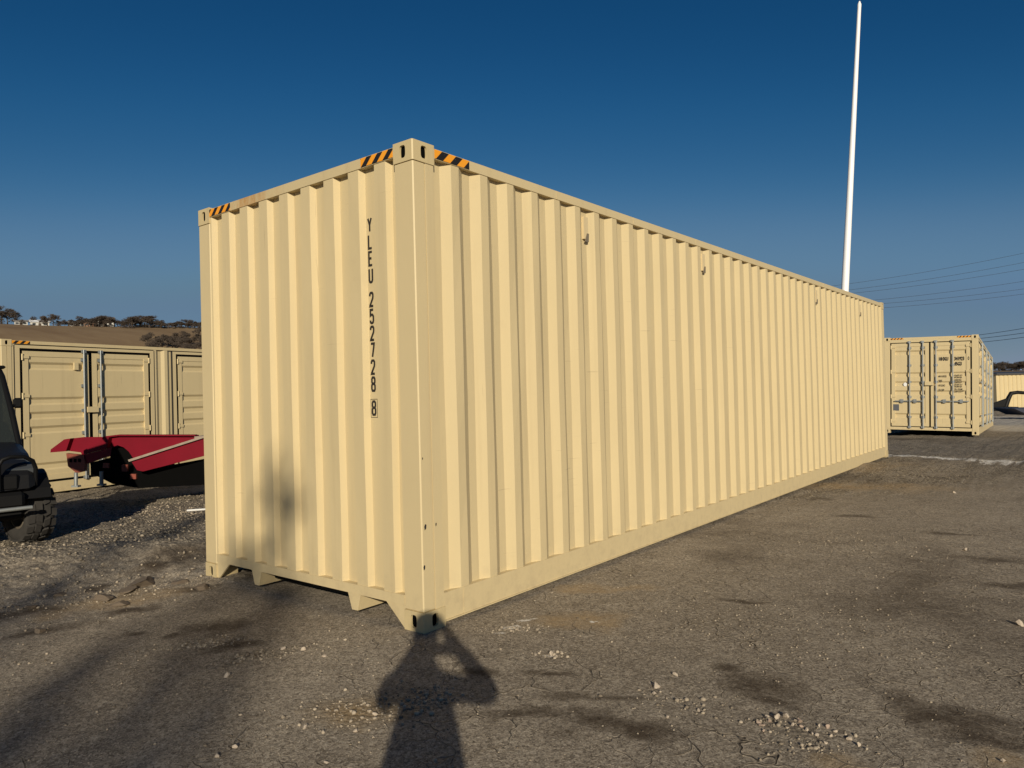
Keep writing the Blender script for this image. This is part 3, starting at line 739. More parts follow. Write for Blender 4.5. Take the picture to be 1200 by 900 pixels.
for px, py, s in ((118, 543, 6), (140, 545, 8), (150, 556, 6)):
    MB().prism([(px, py), (px + 7, py), (px + 7, py + s), (px, py + s)], tf, .06, .098).build('bracket', M['red_rust'], troot)
MB().prism([(231, 511), (520, 500), (520, 506), (231, 517)], tf, -.10, far_off + .1).build('deck', M['red_dusty'], troot)
def wheel(root, c, axdir, rad, wd, rim_mat, blocks=0, name='wheel'):
    """tyre lathe with tread blocks; c centre, axdir unit axle"""
    axdir = Vector(axdir).normalized(); u_ = axdir.orthogonal().normalized(); v_ = axdir.cross(u_); c = Vector(c)
    prof = [(-wd * .42, rad * .56), (-wd * .5, rad * .68), (-wd * .5, rad * .84), (-wd * .42, rad * .95), (-wd * .25, rad * .985), (wd * .25, rad * .985), (wd * .42, rad * .95), (wd * .5, rad * .84), (wd * .5, rad * .68), (wd * .42, rad * .56)]
    n = 36; m = len(prof); vs = [c + axdir * a + (u_ * math.cos(2 * math.pi * i / n) + v_ * math.sin(2 * math.pi * i / n)) * r_ for i in range(n) for a, r_ in prof]
    mb = MB(); mb.add(vs, [(i * m + j, i * m + j + 1, ((i + 1) % n) * m + j + 1, ((i + 1) % n) * m + j) for i in range(n) for j in range(m - 1)], True)
    ty = mb.build(name, M['tyre'], root)
    if blocks:
        tb = MB()
        for i in range(blocks):
            for s in (-1, 1):
                t = 2 * math.pi * (i + .25 * s) / blocks; er = u_ * math.cos(t) + v_ * math.sin(t); et = -u_ * math.sin(t) + v_ * math.cos(t)
                for a0, a1, sk, r0 in ((.04, .24, .25, 1.0), (.27, .50, -.10, .965)):
                    pts = []
                    for rr_ in (r0 - .05, r0 + .045):
                        for aa, tt in ((a0, -.5), (a1, -.5 + sk), (a1, .42 + sk), (a0, .42)):
                            drop = .03 * (aa / .5) ** 2
                            pts.append(c + axdir * (s * aa * wd) + er * rad * (rr_ - drop) + et * (tt * 2 * math.pi * rad / blocks * .72))
                    tb.add(pts, [(0, 1, 2, 3), (4, 5, 6, 7), (0, 1, 5, 4), (1, 2, 6, 5), (2, 3, 7, 6), (3, 0, 4, 7)])
        tb.build('tread_blocks', M['tyre'], ty)
    rm = MB(); pr = [(-.40, .57), (-.42, .50), (-.10, .44), (-.05, .12), (.05, .12), (.10, .44), (.42, .50), (.40, .57)]
    m = len(pr); vs = [c + axdir * a * wd + (u_ * math.cos(2 * math.pi * i / 24) + v_ * math.sin(2 * math.pi * i / 24)) * r_ * rad for i in range(24) for a, r_ in pr]
    rm.add(vs, [(i * m + j, i * m + j + 1, ((i + 1) % 24) * m + j + 1, ((i + 1) % 24) * m + j) for i in range(24) for j in range(m - 1)])
    rm.tube([c - axdir * wd * .2, c + axdir * wd * .2], rad * .13, 10); rm.build('rim', rim_mat, ty)
    return ty
for px in (360, 425):
    for dd in (-.02, far_off):
        q = tf(px, 530, dd); wheel(troot, (q[0], q[1], .40), tn, .40, .24, M['rim'], 0)

# ------------------------------------------------------------------ utility vehicle
wc = on_ground(34, 633); hd = R(-9)                     # heading in the yard plane
hx, hy = math.cos(hd), math.sin(hd); fwd = Vector((hx, hy, 0)); lft = Vector((-hy, hx, 0))
uc = Vector((wc.x, wc.y, 0)) - fwd * 1.0 - lft * .60
uc.z = gz1(wc.x, wc.y) - .01
um = Matrix(((-lft.x, fwd.x, 0, uc.x), (-lft.y, fwd.y, 0, uc.y), (0, 0, 1, uc.z), (0, 0, 0, 1)))   # local x right, y forward
ut = empty('utility_vehicle', um, 'black off-road utility vehicle with knobbly tyres and brush guard at the left edge', 'utility vehicle')
def mirror(fnc):
    for s in (-1, 1): fnc(s)
RADW = .335
for y in (1.0, -1.0):
    for s in (-1, 1):
        st = R(14) if y > 0 else 0
        wheel(ut, (s * .60, y, RADW), (math.cos(st), math.sin(st), 0), RADW, .27, M['rim'], 18)
fx = lambda a, b, d: (d, a, b)                           # profile in (y,z), extruded along x
hood = [(.42, .70), (.42, 1.06), (.62, 1.045), (1.05, .96), (1.30, .86), (1.44, .74), (1.47, .60), (1.35, .55), (.75, .62)]
def rounded(poly, wds, name, mat, parent):
    """profile extruded across x with narrowing shoulders"""
    m = MB(); n = len(poly); cy = sum(p[0] for p in poly) / n; cz = sum(p[1] for p in poly) / n
    secs = []
    for x_, sc_ in wds: secs.append([(x_, cy + (a - cy) * sc_, cz + (b - cz) * sc_) for a, b in poly])
    vs = [p for s_ in secs for p in s_]
    fs = [(i * n + j, i * n + (j + 1) % n, (i + 1) * n + (j + 1) % n, (i + 1) * n + j) for i in range(len(secs) - 1) for j in range(n)]
    fs += [tuple(range(n))[::-1], tuple((len(secs) - 1) * n + j for j in range(n))]
    m.add(vs, fs); return m.build(name, mat, parent)
rounded(hood, [(-.60, .86), (-.54, .96), (-.30, 1.0), (.30, 1.0), (.54, .96), (.60, .86)], 'hood', M['char'], ut)
def fender(s):
    arc = [(1.0 + .45 * math.cos(R(t)), RADW + .43 * math.sin(R(t))) for t in range(22, 172, 15)]
    arc2 = [(1.0 + .41 * math.cos(R(t)), RADW + .39 * math.sin(R(t))) for t in range(22, 172, 15)][::-1]
    MB().prism(arc + arc2, fx, s * .44, s * .74).build('fender', M['chard'], ut)
    arc = [(-1.0 + .45 * math.cos(R(t)), RADW + .43 * math.sin(R(t))) for t in range(8, 182, 15)]
    arc2 = [(-1.0 + .41 * math.cos(R(t)), RADW + .39 * math.sin(R(t))) for t in range(8, 182, 15)][::-1]
    MB().prism(arc + arc2, fx, s * .44, s * .76).build('fender', M['chard'], ut)
    # headlight wrapped on the front corner
    h = MB(); h.prism([(1.20, .895), (1.37, .80), (1.375, .70), (1.26, .72), (1.17, .80)], fx, s * .36, s * .592); h.build('headlight', M['lens'], ut)
    # roll cage posts
    MB().tube([(s * .60, .50, 1.00), (s * .585, .20, 1.35), (s * .55, -.22, 1.80), (s * .54, -.34, 1.87), (s * .54, -.80, 1.87), (s * .60, -.85, 1.80), (s * .62, -.95, .95)], .032, 10).build('roll_cage', M['chard'], ut)
    MB().tube([(s * .62, .10, .45), (s * .66, .10, 1.0), (s * .60, .05, 1.1)], .022, 8).build('door_bar', M['chard'], ut)
    m_ = MB().bbox((s * .66 - .04, .06, 1.42), (s * .66 + .05, .11, 1.54), .02).build('wing_mirror', M['chard'], ut)
    MB().tube([(s * .58, .12, 1.44), (s * .66, .09, 1.47)], .012, 6).build('mirror_stalk', M['chard'], m_)
    # brush guard hoop standing off the front corner
    MB().tube([(s * .28, 1.50, .62), (s * .28, 1.50, .86), (s * .31, 1.50, .915), (s * .38, 1.49, .94), (s * .50, 1.46, .93), (s * .58, 1.42, .88), (s * .61, 1.38, .80), (s * .61, 1.36, .62)], .021, 10).build('brush_guard', M['chard'], ut)
    MB().bbox((s * .40 - .24, -.38, .55), (s * .40 + .22, .12, .72), .04).build('seat', M['chard'], ut)
    MB().bbox((s * .40 - .24, -.50, .68), (s * .40 + .22, -.38, 1.25), .04).build('seat_back', M['chard'], ut)
mirror(fender)
MB().bbox((-.50, 1.36, .42), (.50, 1.49, .58), .03).build('bumper', M['chard'], ut)
MB().tube([(-.55, 1.53, .42), (.0, 1.56, .42), (.55, 1.53, .42)], .02, 8).build('skid_bar', M['steel'], ut)
MB().bbox((-.45, 1.36, .60), (.45, 1.475, .76), .02).build('grille', M['chard'], ut)
MB().bbox((-.52, -1.25, .28), (.52, 1.30, .44), .03).build('chassis', M['chard'], ut)
MB().bbox((-.66, -1.42, .74), (.66, -.58, 1.02), .03).build('cargo_bed', M['char'], ut)
MB().bbox((-.60, -.98, 1.895), (.60, -.28, 1.935), .018).build('cab_roof', M['chard'], ut)
MB().bbox((-.60, .40, .44), (.60, .46, 1.02), .01).build('dashboard', M['chard'], ut)
MB().add([(-.57, .50, 1.03), (.57, .50, 1.03), (.53, -.20, 1.79), (-.53, -.20, 1.79), (-.57, .506, 1.034), (.57, .506, 1.034), (.53, -.194, 1.794), (-.53, -.194, 1.794)],
         [(0, 1, 2, 3), (4, 5, 6, 7), (0, 1, 5, 4), (1, 2, 6, 5), (2, 3, 7, 6), (3, 0, 4, 7)]).build('windscreen', M['glass'], ut)
MB().tube([(-.40 + .17 * math.cos(t * .524), .22 + .05 * math.sin(t * .524), 1.08 + .16 * math.sin(t * .524)) for t in range(13)], .014, 6).build('steering_wheel', M['chard'], ut)

# ------------------------------------------------------------------ photographer (seen only as a shadow)
pf = -Vector((SDIR.x, SDIR.y, 0)).normalized(); pr = Vector((pf.y, -pf.x, 0))
pbse = CAM - pf * .45 - pr * .062
pm = Matrix(((pr.x, pf.x, 0, pbse.x), (pr.y, pf.y, 0, pbse.y), (0, 0, 1, gz1(pbse.x, pbse.y)), (0, 0, 0, 1)))
J = {}; jl = []; ed = []
def jn(n, co, r, par=None):
    J[n] = len(jl); jl.append((co, r))
    if par: ed.append((J[par], J[n]))
jn('pel', (-.025, 0, .95), .19); jn('wst', (-.02, 0, 1.10), .18, 'pel'); jn('chs', (0, 0, 1.27), .14, 'wst'); jn('ush', (-.01, 0, 1.36), .085, 'chs')
jn('nck', (-.02, .02, 1.475), .050, 'ush'); jn('chn', (-.02, .05, 1.55), .070, 'nck'); jn('hed', (-.02, .035, 1.64), .088, 'chn'); jn('top', (-.02, .02, 1.70), .062, 'hed')
for s, e, wr in ((1, (.305, .10, 1.285), (.115, .37, 1.485)), (-1, (-.205, .05, 1.285), (-.08, .37, 1.41))):
    a = 'R' if s > 0 else 'L'
    jn(a + 's', (.155, 0, 1.355) if s > 0 else (-.185, 0, 1.40), .062 if s > 0 else .072, 'ush'); jn(a + 'e', e, .056, a + 's'); jn(a + 'w', wr, .038, a + 'e')
    hand = (wr[0] - s * .012, wr[1] + .035, wr[2] + .02); jn(a + 'h', hand, .028, a + 'w')
    for q in range(4):
        f1 = (hand[0] - s * .006, hand[1] + .028, hand[2] + .045 - .022 * q)
        jn(a + 'f%d' % q, f1, .010, a + 'h'); jn(a + 'g%d' % q, (f1[0] - s * .022, f1[1] + .008, f1[2] + .004), .008, a + 'f%d' % q)
    jn(a + 't', (hand[0] - s * .02, hand[1] - .012, hand[2] + .03), .011, a + 'h'); jn(a + 'u', (hand[0] - s * .045, hand[1] - .006, hand[2] + .045), .009, a + 't')
    jn(a + 'hp', (s * .10, 0, .88), .105, 'pel'); jn(a + 'kn', (s * .12, .03, .50), .068, a + 'hp'); jn(a + 'an', (s * .13, -.02, .09), .046, a + 'kn')
    jn(a + 'ft', (s * .14, .05, .045), .046, a + 'an'); jn(a + 'to', (s * .15, .17, .035), .036, a + 'ft')
me = bpy.data.meshes.new('person'); me.from_pydata([c for c, r in jl], ed, []); 
def cloth():
    m, t, b = nodes('dark_jacket_and_jeans'); tc = N(t, 'ShaderNodeTexCoord'); sp = N(t, 'ShaderNodeSeparateXYZ'); t.links.new(tc.outputs['Object'], sp.inputs[0])
    c = mixc(t, math_(t, 'GREATER_THAN', sp.outputs[2], .93), (.05, .07, .12), (.09, .085, .08))
    c = mixc(t, math_(t, 'GREATER_THAN', sp.outputs[2], 1.495), c, (.45, .28, .20))
    c = mixc(t, math_(t, 'GREATER_THAN', sp.outputs[1], .37), c, (.45, .28, .20)); c = mixc(t, math_(t, 'LESS_THAN', sp.outputs[2], .10), c, (.03, .025, .02))
    t.links.new(c, b.inputs['Base Color']); b.inputs['Roughness'].default_value = .85; return m
me.materials.append(cloth())
per = link('person', me); per.matrix_world = pm
tag(per, 'standing photographer in dark jacket holding a phone, casting the shadow at the container corner', 'person')
sk = per.modifiers.new('skin', 'SKIN'); sk.use_smooth_shade = True
for i, (c, r) in enumerate(jl): me.skin_vertices[0].data[i].radius = (r, r)
me.skin_vertices[0].data[0].use_root = True
per.modifiers.new('sub', 'SUBSURF').levels = 2; per.modifiers['sub'].render_levels = 2
hm = MB(); ring = []
for j in range(6):
    z = 1.665 + .085 * math.sin(j / 5 * math.pi / 2); r_ = .108 * math.cos(j / 5 * math.pi / 2 * .97)
    ring.append([(r_ * math.cos(t * .5236) * .92, .025 + r_ * math.sin(t * .5236) * 1.08, z) for t in range(12)])
hm.add([p for q in ring for p in q], [(j * 12 + t, j * 12 + (t + 1) % 12, (j + 1) * 12 + (t + 1) % 12, (j + 1) * 12 + t) for j in range(5) for t in range(12)] + [tuple(60 + t for t in range(12))], True)
hm.build('hair', simple('brown_hair', (.05, .035, .025), .7), per)
ph = MB().bbox((-.077, -.0095, -.036), (.077, -.0015, .036), .006)
po = ph.build('phone', M['chard'], None, Matrix(((RT.x, FW.x, UP.x, CAM.x - FW.x * .012), (RT.y, FW.y, UP.y, CAM.y - FW.y * .012), (RT.z, FW.z, UP.z, CAM.z - FW.z * .012), (0, 0, 0, 1))))
tag(po, 'black phone held up by the photographer', 'phone')

# ------------------------------------------------------------------ trees
def limb_tree(seed, hgt, spread, depth=5, nb=3):
    """bare tree: trunk + limbs mesh, twig mesh (unit: metres, base at origin)"""
    rnd = random.Random(seed); tr = MB(); tw_v = []; tw_f = []
    def twig(p, d, l, r_):
        n = len(tw_v); s_ = d.orthogonal().normalized() * r_; q = p + d * l; s2 = d.cross(s_).normalized() * r_
        tw_v.extend([p + s_, p - s_, q, p + s2, p - s2]); tw_f.extend([(n, n + 1, n + 2), (n + 3, n + 4, n + 2)])
    def grow(p, d, l, r_, lev):
        mid = p + d * l * .5 + Vector((rnd.gauss(0, .05), rnd.gauss(0, .05), rnd.gauss(0, .03))) * l; q = p + d * l
        if lev <= 2: tr.tube([p, mid, q], [r_, r_ * .85, r_ * .68], 6 if lev < 2 else 4, False)
        else: twig(p, d, l * 1.1, r_ * .9)
        if lev >= depth:
            for _ in range(5):
                e = Vector((rnd.gauss(0, 1), rnd.gauss(0, 1), rnd.gauss(.3, .8))).normalized(); twig(p.lerp(q, rnd.random()), e, l * rnd.uniform(.5, 1.1), hgt * .0030)
            return
        for _ in range(nb + (1 if lev else 2)):
            e = (d * rnd.uniform(.45, 1.0) + Vector((rnd.gauss(0, spread), rnd.gauss(0, spread), rnd.gauss(.12, .35)))).normalized()
            st = q if rnd.random() < .55 else p.lerp(q, rnd.uniform(.35, .95))
            grow(st, e, l * rnd.uniform(.58, .80), r_ * .60, lev + 1)
    grow(Vector((0, 0, -.1)), Vector((rnd.gauss(0, .05), rnd.gauss(0, .05), 1)).normalized(), hgt * .27, hgt * .026, 0)
    return tr, tw_v, tw_f
protos = []
for sd in range(4):
    tr, tv, tf_ = limb_tree(20 + sd, 6.0, .62)
    t_me = bpy.data.meshes.new('trunk'); t_me.from_pydata(tr.v, [], tr.f); t_me.materials.append(M['bark'])
    c_me = bpy.data.meshes.new('crown'); c_me.from_pydata([tuple(v) for v in tv], [], tf_); c_me.materials.append(M['twig'])
    protos.append((t_me, c_me))
def far_tree(px, depth, hgt, sd, label, group, sx=1.0):
    p = at_depth(px, 450, depth); z = gz1(p.x, p.y); s = hgt / 6.0 * .78
    o = empty('bare_tree', Matrix.Translation((p.x, p.y, z)) @ Matrix.Rotation(random.uniform(0, 6.28), 4, 'Z') @ Matrix.Diagonal((s * sx, s * sx, s, 1)), label, 'tree', group)
    link('trunk', protos[sd][0], o); link('crown', protos[sd][1], o); return o
LB = 'leafless grey-brown tree in the row along the distant hill crest'
rt = random.Random(5)
for px, h, sx in ((-6, 12, 1.1), (3, 13, 1.2), (10, 11.5, 1.1)):
    far_tree(px, 262 + rt.uniform(-6, 6), h, rt.randrange(4), 'tall dark bare tree in the clump at the far left of the hill', 'tall trees at the hill end', sx)
far_tree(33, 175, 4.6, 1, 'small bare tree standing alone on the field just above the left container', 'tree on the field')
for px, h in ((24, 6), (48, 8.0), (57, 9.0), (64, 7)): far_tree(px, 266, h, rt.randrange(4), 'bare tree in the small clump beside the white farm building on the hill', 'small clump on the hill', 1.1)
for i in range(54):
    px = 70 + i * 3.15 + rt.uniform(-1.8, 1.8); h = rt.uniform(3.2, 5.6) + (2.2 if 98 < px < 132 or 152 < px < 178 else 0)
    far_tree(px, 268 + rt.uniform(-8, 8), h, rt.randrange(4), LB, 'trees along the hill crest', rt.uniform(1.3, 1.9))
for i in range(16):
    px = 176 + i * 4.3 + rt.uniform(-2, 2); far_tree(px, 215 + rt.uniform(-25, 25), rt.uniform(5.5, 8.5), rt.randrange(4), 'bare tree in the dense thicket on the slope beside the large container', 'thicket on the slope', rt.uniform(1.1, 1.5))
for i in range(22):
    px = 1150 + i * 3.2 + rt.uniform(-1, 1); far_tree(px, 330 + rt.uniform(-15, 15), rt.uniform(6.5, 8.5), rt.randrange(4), 'bare tree on the low ridge at the right horizon', 'trees on the right ridge', 1.4)
# evergreens out of frame behind the photographer; their tops shade the lower left
def cedar(gp, dist, hgt, rad, seed):
    hd_ = Vector((SDIR.x, SDIR.y, 0)).normalized(); p = Vector(gp) + hd_ * dist; z = gz1(p.x, p.y)
    o = empty('evergreen_tree', Matrix.Translation((p.x, p.y, z)), 'dark evergreen tree standing behind the photographer towards the sun', 'tree', 'evergreens behind the photographer')
    MB().tube([(0, 0, -.2), (.05, 0, hgt * .5), (0, .03, hgt * .97)], [.17, .10, .02], 8).build('trunk', M['bark'], o)
    rn = np.random.default_rng(seed); n = 520
    hh = rn.random(n) ** .8; zz = hgt * (.12 + .88 * hh); lob = 1 + .28 * np.sin(rn.random(n) * 0 + zz * 2.1) ; th = rn.random(n) * 2 * np.pi
    rr_ = rad * (1 - hh) ** .75 * lob * np.sqrt(rn.random(n)) * (1 + .25 * np.sin(th * 3 + zz)) + .05
    c_ = np.stack([rr_ * np.cos(th), rr_ * np.sin(th), zz], 1); d = rn.normal(size=(n, 3)); d /= np.linalg.norm(d, axis=1)[:, None]; e = rn.normal(size=(n, 3)); e -= d * (d * e).sum(1)[:, None]; e /= np.linalg.norm(e, axis=1)[:, None]
    s_ = rn.uniform(.07, .15, n)[:, None]; V = np.stack([c_ - d * s_, c_ + e * s_ * .4, c_ + d * s_, c_ - e * s_ * .4], 1).reshape(-1, 3)
    m_ = bpy.data.meshes.new('crown'); m_.from_pydata(V.tolist(), [], [(4 * i, 4 * i + 1, 4 * i + 2, 4 * i + 3) for i in range(n)]); m_.materials.append(M['cedar']); link('crown', m_, o)
cedar((-1.45, 0, 0), 27, 27 * math.tan(R(SUN_EL)) + .95, 1.25, 1)
cedar((-1.95, 0, 0), 29, 29 * math.tan(R(SUN_EL)) + .40, 1.5, 2)
cedar((-1.3, -2.2, 0), 46, 46 * math.tan(R(SUN_EL)) + .5, 2.6, 8)
cedar((-3.2, -1.3, 0), 48, 48 * math.tan(R(SUN_EL)) + .2, 2.4, 9)
cedar((-.9, -1.6, 0), 31, 31 * math.tan(R(SUN_EL)) + .3, 1.7, 5)
cedar((-5.2, 1.3, 0), 30, 30 * math.tan(R(SUN_EL)) + .55, 1.1, 3)

# ------------------------------------------------------------------ far buildings
def house(px, depth, wd, ht, wall, roof, label, hip=.45):
    p = at_depth(px, 450, depth); z = gz1(p.x, p.y); d = Vector((p.x - CAM.x, p.y - CAM.y, 0)).normalized()
    m = Matrix(((d.y, d.x, 0, p.x), (-d.x, d.y, 0, p.y), (0, 0, 1, z - .3), (0, 0, 0, 1)))
    o = empty('farm_house', m, label, 'house')
    MB().box((-wd / 2, 0, 0), (wd / 2, wd * .6, ht)).build('wall', wall, o)
    rf = MB(); e = .4; y0, y1 = -e, wd * .6 + e
    rf.add([(-wd / 2 - e, y0, ht - .1), (wd / 2 + e, y0, ht - .1), (wd / 2 + e, y1, ht - .1), (-wd / 2 - e, y1, ht - .1), (-wd / 2 - e, (y0 + y1) / 2, ht + wd * hip * .5), (wd / 2 + e, (y0 + y1) / 2, ht + wd * hip * .5)],
           [(0, 1, 5, 4), (2, 3, 4, 5), (0, 4, 3), (1, 2, 5), (3, 2, 1, 0)]); rf.build('roof', roof, o)
    for a in (-.30, .28):
        MB().box((a * wd - .5, -.04, ht * .35), (a * wd + .5, -.005, ht * .75)).build('window', M['lens'], o)
    MB().box((-.45, -.04, 0), (.45, -.005, ht * .7)).build('door', M['bark'], o)
house(125, 272, 5.5, 2.8, M['whitewall'], M['roofgrey'], 'small pale house among bare trees on the distant hill')
house(108, 270, 4.5, 1.7, M['brick'], M['brick'], 'small reddish shed left of the pale house on the hill', .3)
house(92, 274, 6, 1.7, M['whitewall'], M['whitewall'], 'low white building with a plain roof on the hill crest', .2)
house(48, 273, 6, 1.9, M['whitewall'], M['white'], 'white farm building with a bright roof near the left of the hill', .3)
house(26, 266, 4, 1.7, M['whitewall'], M['roofgrey'], 'little whitish outbuilding beside the tall bare trees at far left', .3)
for px, dp, hh in ((13, 150, 3.4), (132, 190, 3.0)):
    p = at_depth(px, 450, dp); z = gz1(p.x, p.y)
    o = empty('fence_post', Matrix.Translation((p.x, p.y, z)), 'thin upright post on the brown field ' + ('above the left container corner' if px < 50 else 'right of the pale house'), 'post')
    MB().tube([(0, 0, -.2), (0, 0, hh)], .07, 6).build('shaft', M['bark'], o); MB().tube([(0, 0, hh), (0, 0, hh + .08)], .09, 6).build('cap', M['bark'], o)
# beige metal shed at the far right
sp = at_depth(1167.5, 450, 58); z = at_depth(1170, 480, 58).z
d = Vector((RT.x, RT.y, 0)).normalized(); e = Vector((FW.x, FW.y, 0)).normalized()
d2 = (d * .97 + e * .24).normalized(); e2 = Vector((-d2.y, d2.x, 0))
sm = Matrix(((d2.x, e2.x, 0, sp.x), (d2.y, e2.y, 0, sp.y), (0, 0, 1, z), (0, 0, 0, 1)))
sh = empty('metal_shed', sm, 'beige ribbed metal shed with dark roof at the right edge', 'shed')
wl = MB(); sheet(wl, corr_profile(0, 12, .22, .05, .10, .06, 'out', .2, 0), 0, 2.75, lambda a, q, dd: (a, -dd, q), 2, .002, 4)
wl.add([(0, 0, 0), (0, 6, 0), (0, 6, 2.75), (0, 0, 2.75)], [(0, 1, 2, 3)]); wl.build('wall', M['beige'], sh)
MB().prism([(-.25, 2.78), (6.2, 2.98), (6.2, 3.06), (-.25, 2.86)], lambda a, b, dd: (dd, a, b), -.2, 12.2).build('roof', M['shedroof'], sh)
MB().box((-.05, -.12, 2.74), (12, -.02, 2.86)).build('gutter', M['white'], sh)
# gooseneck trailer in front of it
gp = at_depth(1176, 476, 50); g0 = Matrix(((d.x, e.x, 0, gp.x), (d.y, e.y, 0, gp.y), (0, 0, 1, gz1(gp.x, gp.y)), (0, 0, 0, 1)))
gg = empty('gooseneck_trailer', g0, 'black gooseneck trailer with arched neck in front of the beige shed', 'trailer')
zz = at_depth(1180, 461, 50).z - gz1(gp.x, gp.y)
MB().tube([(.1, 0, zz - 1.0), (.35, 0, zz - .35), (.55, 0, zz), (1.0, 0, zz + .05), (1.7, 0, zz - .02), (2.0, 0, zz - .15), (2.1, 0, zz - .75)], [.16, .15, .14, .12, .11, .10, .07], 8).build('neck', M['chard'], gg)
MB().bbox((-5.0, -1.1, zz - 1.15), (.3, 1.1, zz - .9), .03).build('deck', M['chard'], gg)
MB().prism([(-1.5, zz - .9), (.1, zz - .9), (.2, zz - .35)], lambda a, b, dd: (a, dd, b), -.08, .08).build('brace', M['chard'], gg)
for a in (-3.2, -2.2):
    for b_ in (-1.0, 1.0): wheel(gg, (a, b_, .42), (0, 1, 0), .42, .25, M['rim'])
fp = at_depth(1190, 486, 42); g1 = Matrix(((d.x, e.x, 0, fp.x), (d.y, e.y, 0, fp.y), (0, 0, 1, gz1(fp.x, fp.y)), (0, 0, 0, 1)))
fb = empty('low_trailer', g1, 'low dark blue trailer with rusty rail at the right edge', 'trailer')
MB().prism([(-.75, .62), (6, .55), (6, .28), (.1, .22)], lambda a, b, dd: (a, dd, b), -1.0, 1.0).build('bed', M['navy'], fb)
MB().bbox((0, -1.06, .62), (6, -1.0, .78), .01).build('side_rail', M['red_rust'], fb)
for a in (.35, 1.6, 2.9): MB().bbox((a, -1.10, .0), (a + .06, -1.04, .95), .01).build('stake', M['steel'], fb)
for a in (2.0, 3.0):
    for b_ in (-.9, .9): wheel(fb, (a, b_, .33), (0, 1, 0), .33, .2, M['rim'])

# ------------------------------------------------------------------ stones and litter
def rock_mesh(seed, flat=.75, sub=2):
    bm = bmesh.new(); bmesh.ops.create_icosphere(bm, subdivisions=sub, radius=1); rn = random.Random(seed)
    cuts = [(Vector((rn.gauss(0, 1), rn.gauss(0, 1), rn.gauss(0, 1))).normalized(), rn.uniform(.30, .72)) for _ in range(12)]
    for v in bm.verts:
        for n_, dd in cuts:
            q = v.co.dot(n_) - dd
            if q > 0: v.co -= n_ * q
        v.co *= rn.uniform(.97, 1.04) * 1.18; v.co.z *= flat
    m_ = bpy.data.meshes.new('stone'); bm.to_mesh(m_); bm.free(); return m_
rocks = [rock_mesh(s) for s in range(8)]
for m_ in rocks: m_.materials.append(M['stone'])
rocks_b = [rock_mesh(30 + s) for s in range(4)]
for m_ in rocks_b: m_.materials.append(M['stone_b'])
def stone(px, py, wpx, label, group=None, pink=False, i=[0]):
    p = on_ground(px, py); dd = (p - CAM).dot(FW); s = wpx * dd / FPX / 2 / .8; i[0] += 1
    m_ = (rocks_b if pink else rocks)[i[0] % (4 if pink else 8)]
    o = link('stone', m_); o.location = (p.x, p.y, gz1(p.x, p.y) + s * .38); o.rotation_euler = (random.uniform(-.4, .4), random.uniform(-.4, .4), random.uniform(0, 6.28)); o.scale = (s, s * random.uniform(.7, 1), s * random.uniform(.75, 1.1))
    return tag(o, label, 'stone', group)
LH = 'pale angular stone in the small heap on the ground at lower right'
for px, py, s, pk in ((911, 842, 9, 0), (921, 841, 8, 0), (898, 841, 6, 0), (890, 848, 6, 1), (893, 851, 6, 1), (937, 846, 8, 1), (929, 850, 6, 0), (946, 856, 5, 0), (952, 861, 5, 0), (958, 863, 6, 0), (970, 853, 6, 1), (978, 858, 5, 0), (967, 871, 5, 0), (887, 846, 5, 0), (902, 846, 5, 1), (940, 852, 5, 1), (960, 851, 4, 0), (895, 857, 4, 1), (974, 863, 4, 0), (933, 845, 4, 0)):
    stone(px, py, s, LH, 'stones of the small heap', bool(pk))
stone(996, 867, 7, 'pale angular stone lying off the right end of the small stone heap'); stone(1006, 874, 7, 'outermost pale stone right of the small stone heap')
stone(1195, 733, 10, 'pale stone at the right edge of the yard'); stone(769, 806, 10, 'largest pale stone left of the small heap, midway to the shadow'); stone(792, 792, 6, 'small round white stone behind the largest pale stone')
stone(767, 814, 5, 'small white stone just in front of the largest pale stone'); stone(782, 841, 5, 'white stone left of the small stone heap'); stone(819, 834, 5, 'white stone nearest the left of the small heap')
stone(628, 768, 5, 'white pebble left of the chalky crumbs beside the shadow'); stone(645, 768, 9, 'crumbly white lump on the ground right of the shadow'); stone(1118, 578, 4, 'small pale stone far back on the right of the yard'); stone(1131, 645, 5, 'white stone halfway back at the right')
stone(358, 853, 7, 'round pale stone left of the shadow'); stone(275, 877, 7, 'pale stone at lower left of the picture'); stone(254, 887, 6, 'stone lowest on the left foreground'); stone(383, 895, 6, 'stone at the bottom edge left of the shadow')
stone(379, 770, 6, 'pale stone in front of the container end'); stone(332, 762, 7, 'pale clod among rubble under the container end'); stone(266, 793, 9, 'flat earthy stone on the left foreground'); stone(417, 857, 6, 'pale stone beside the shadow of the shoulder')
stone(355, 762, 5, 'small stone right of the rubble at the container end'); stone(1176, 893, 6, 'pale stone at the lower right corner'); stone(440, 838, 6, 'stone at the left rim of the shadow')
clods = [rock_mesh(60 + s, .5, 3) for s in range(4)]
for m_ in clods: m_.materials.append(M['stone_d'])
def clod(px, py, wpx, label, j):
    p = on_ground(px, py); s = wpx * (p - CAM).dot(FW) / FPX / 2 / .8
    o = link('broken_earth_slab', clods[j % 4]); o.location = (p.x, p.y, gz1(p.x, p.y) + s * .12); o.rotation_euler = (random.uniform(-.15, .15), random.uniform(-.15, .15), random.uniform(0, 6.28)); o.scale = (s, s * .75, s * random.uniform(.5, .75)); tag(o, label, 'earth slab')
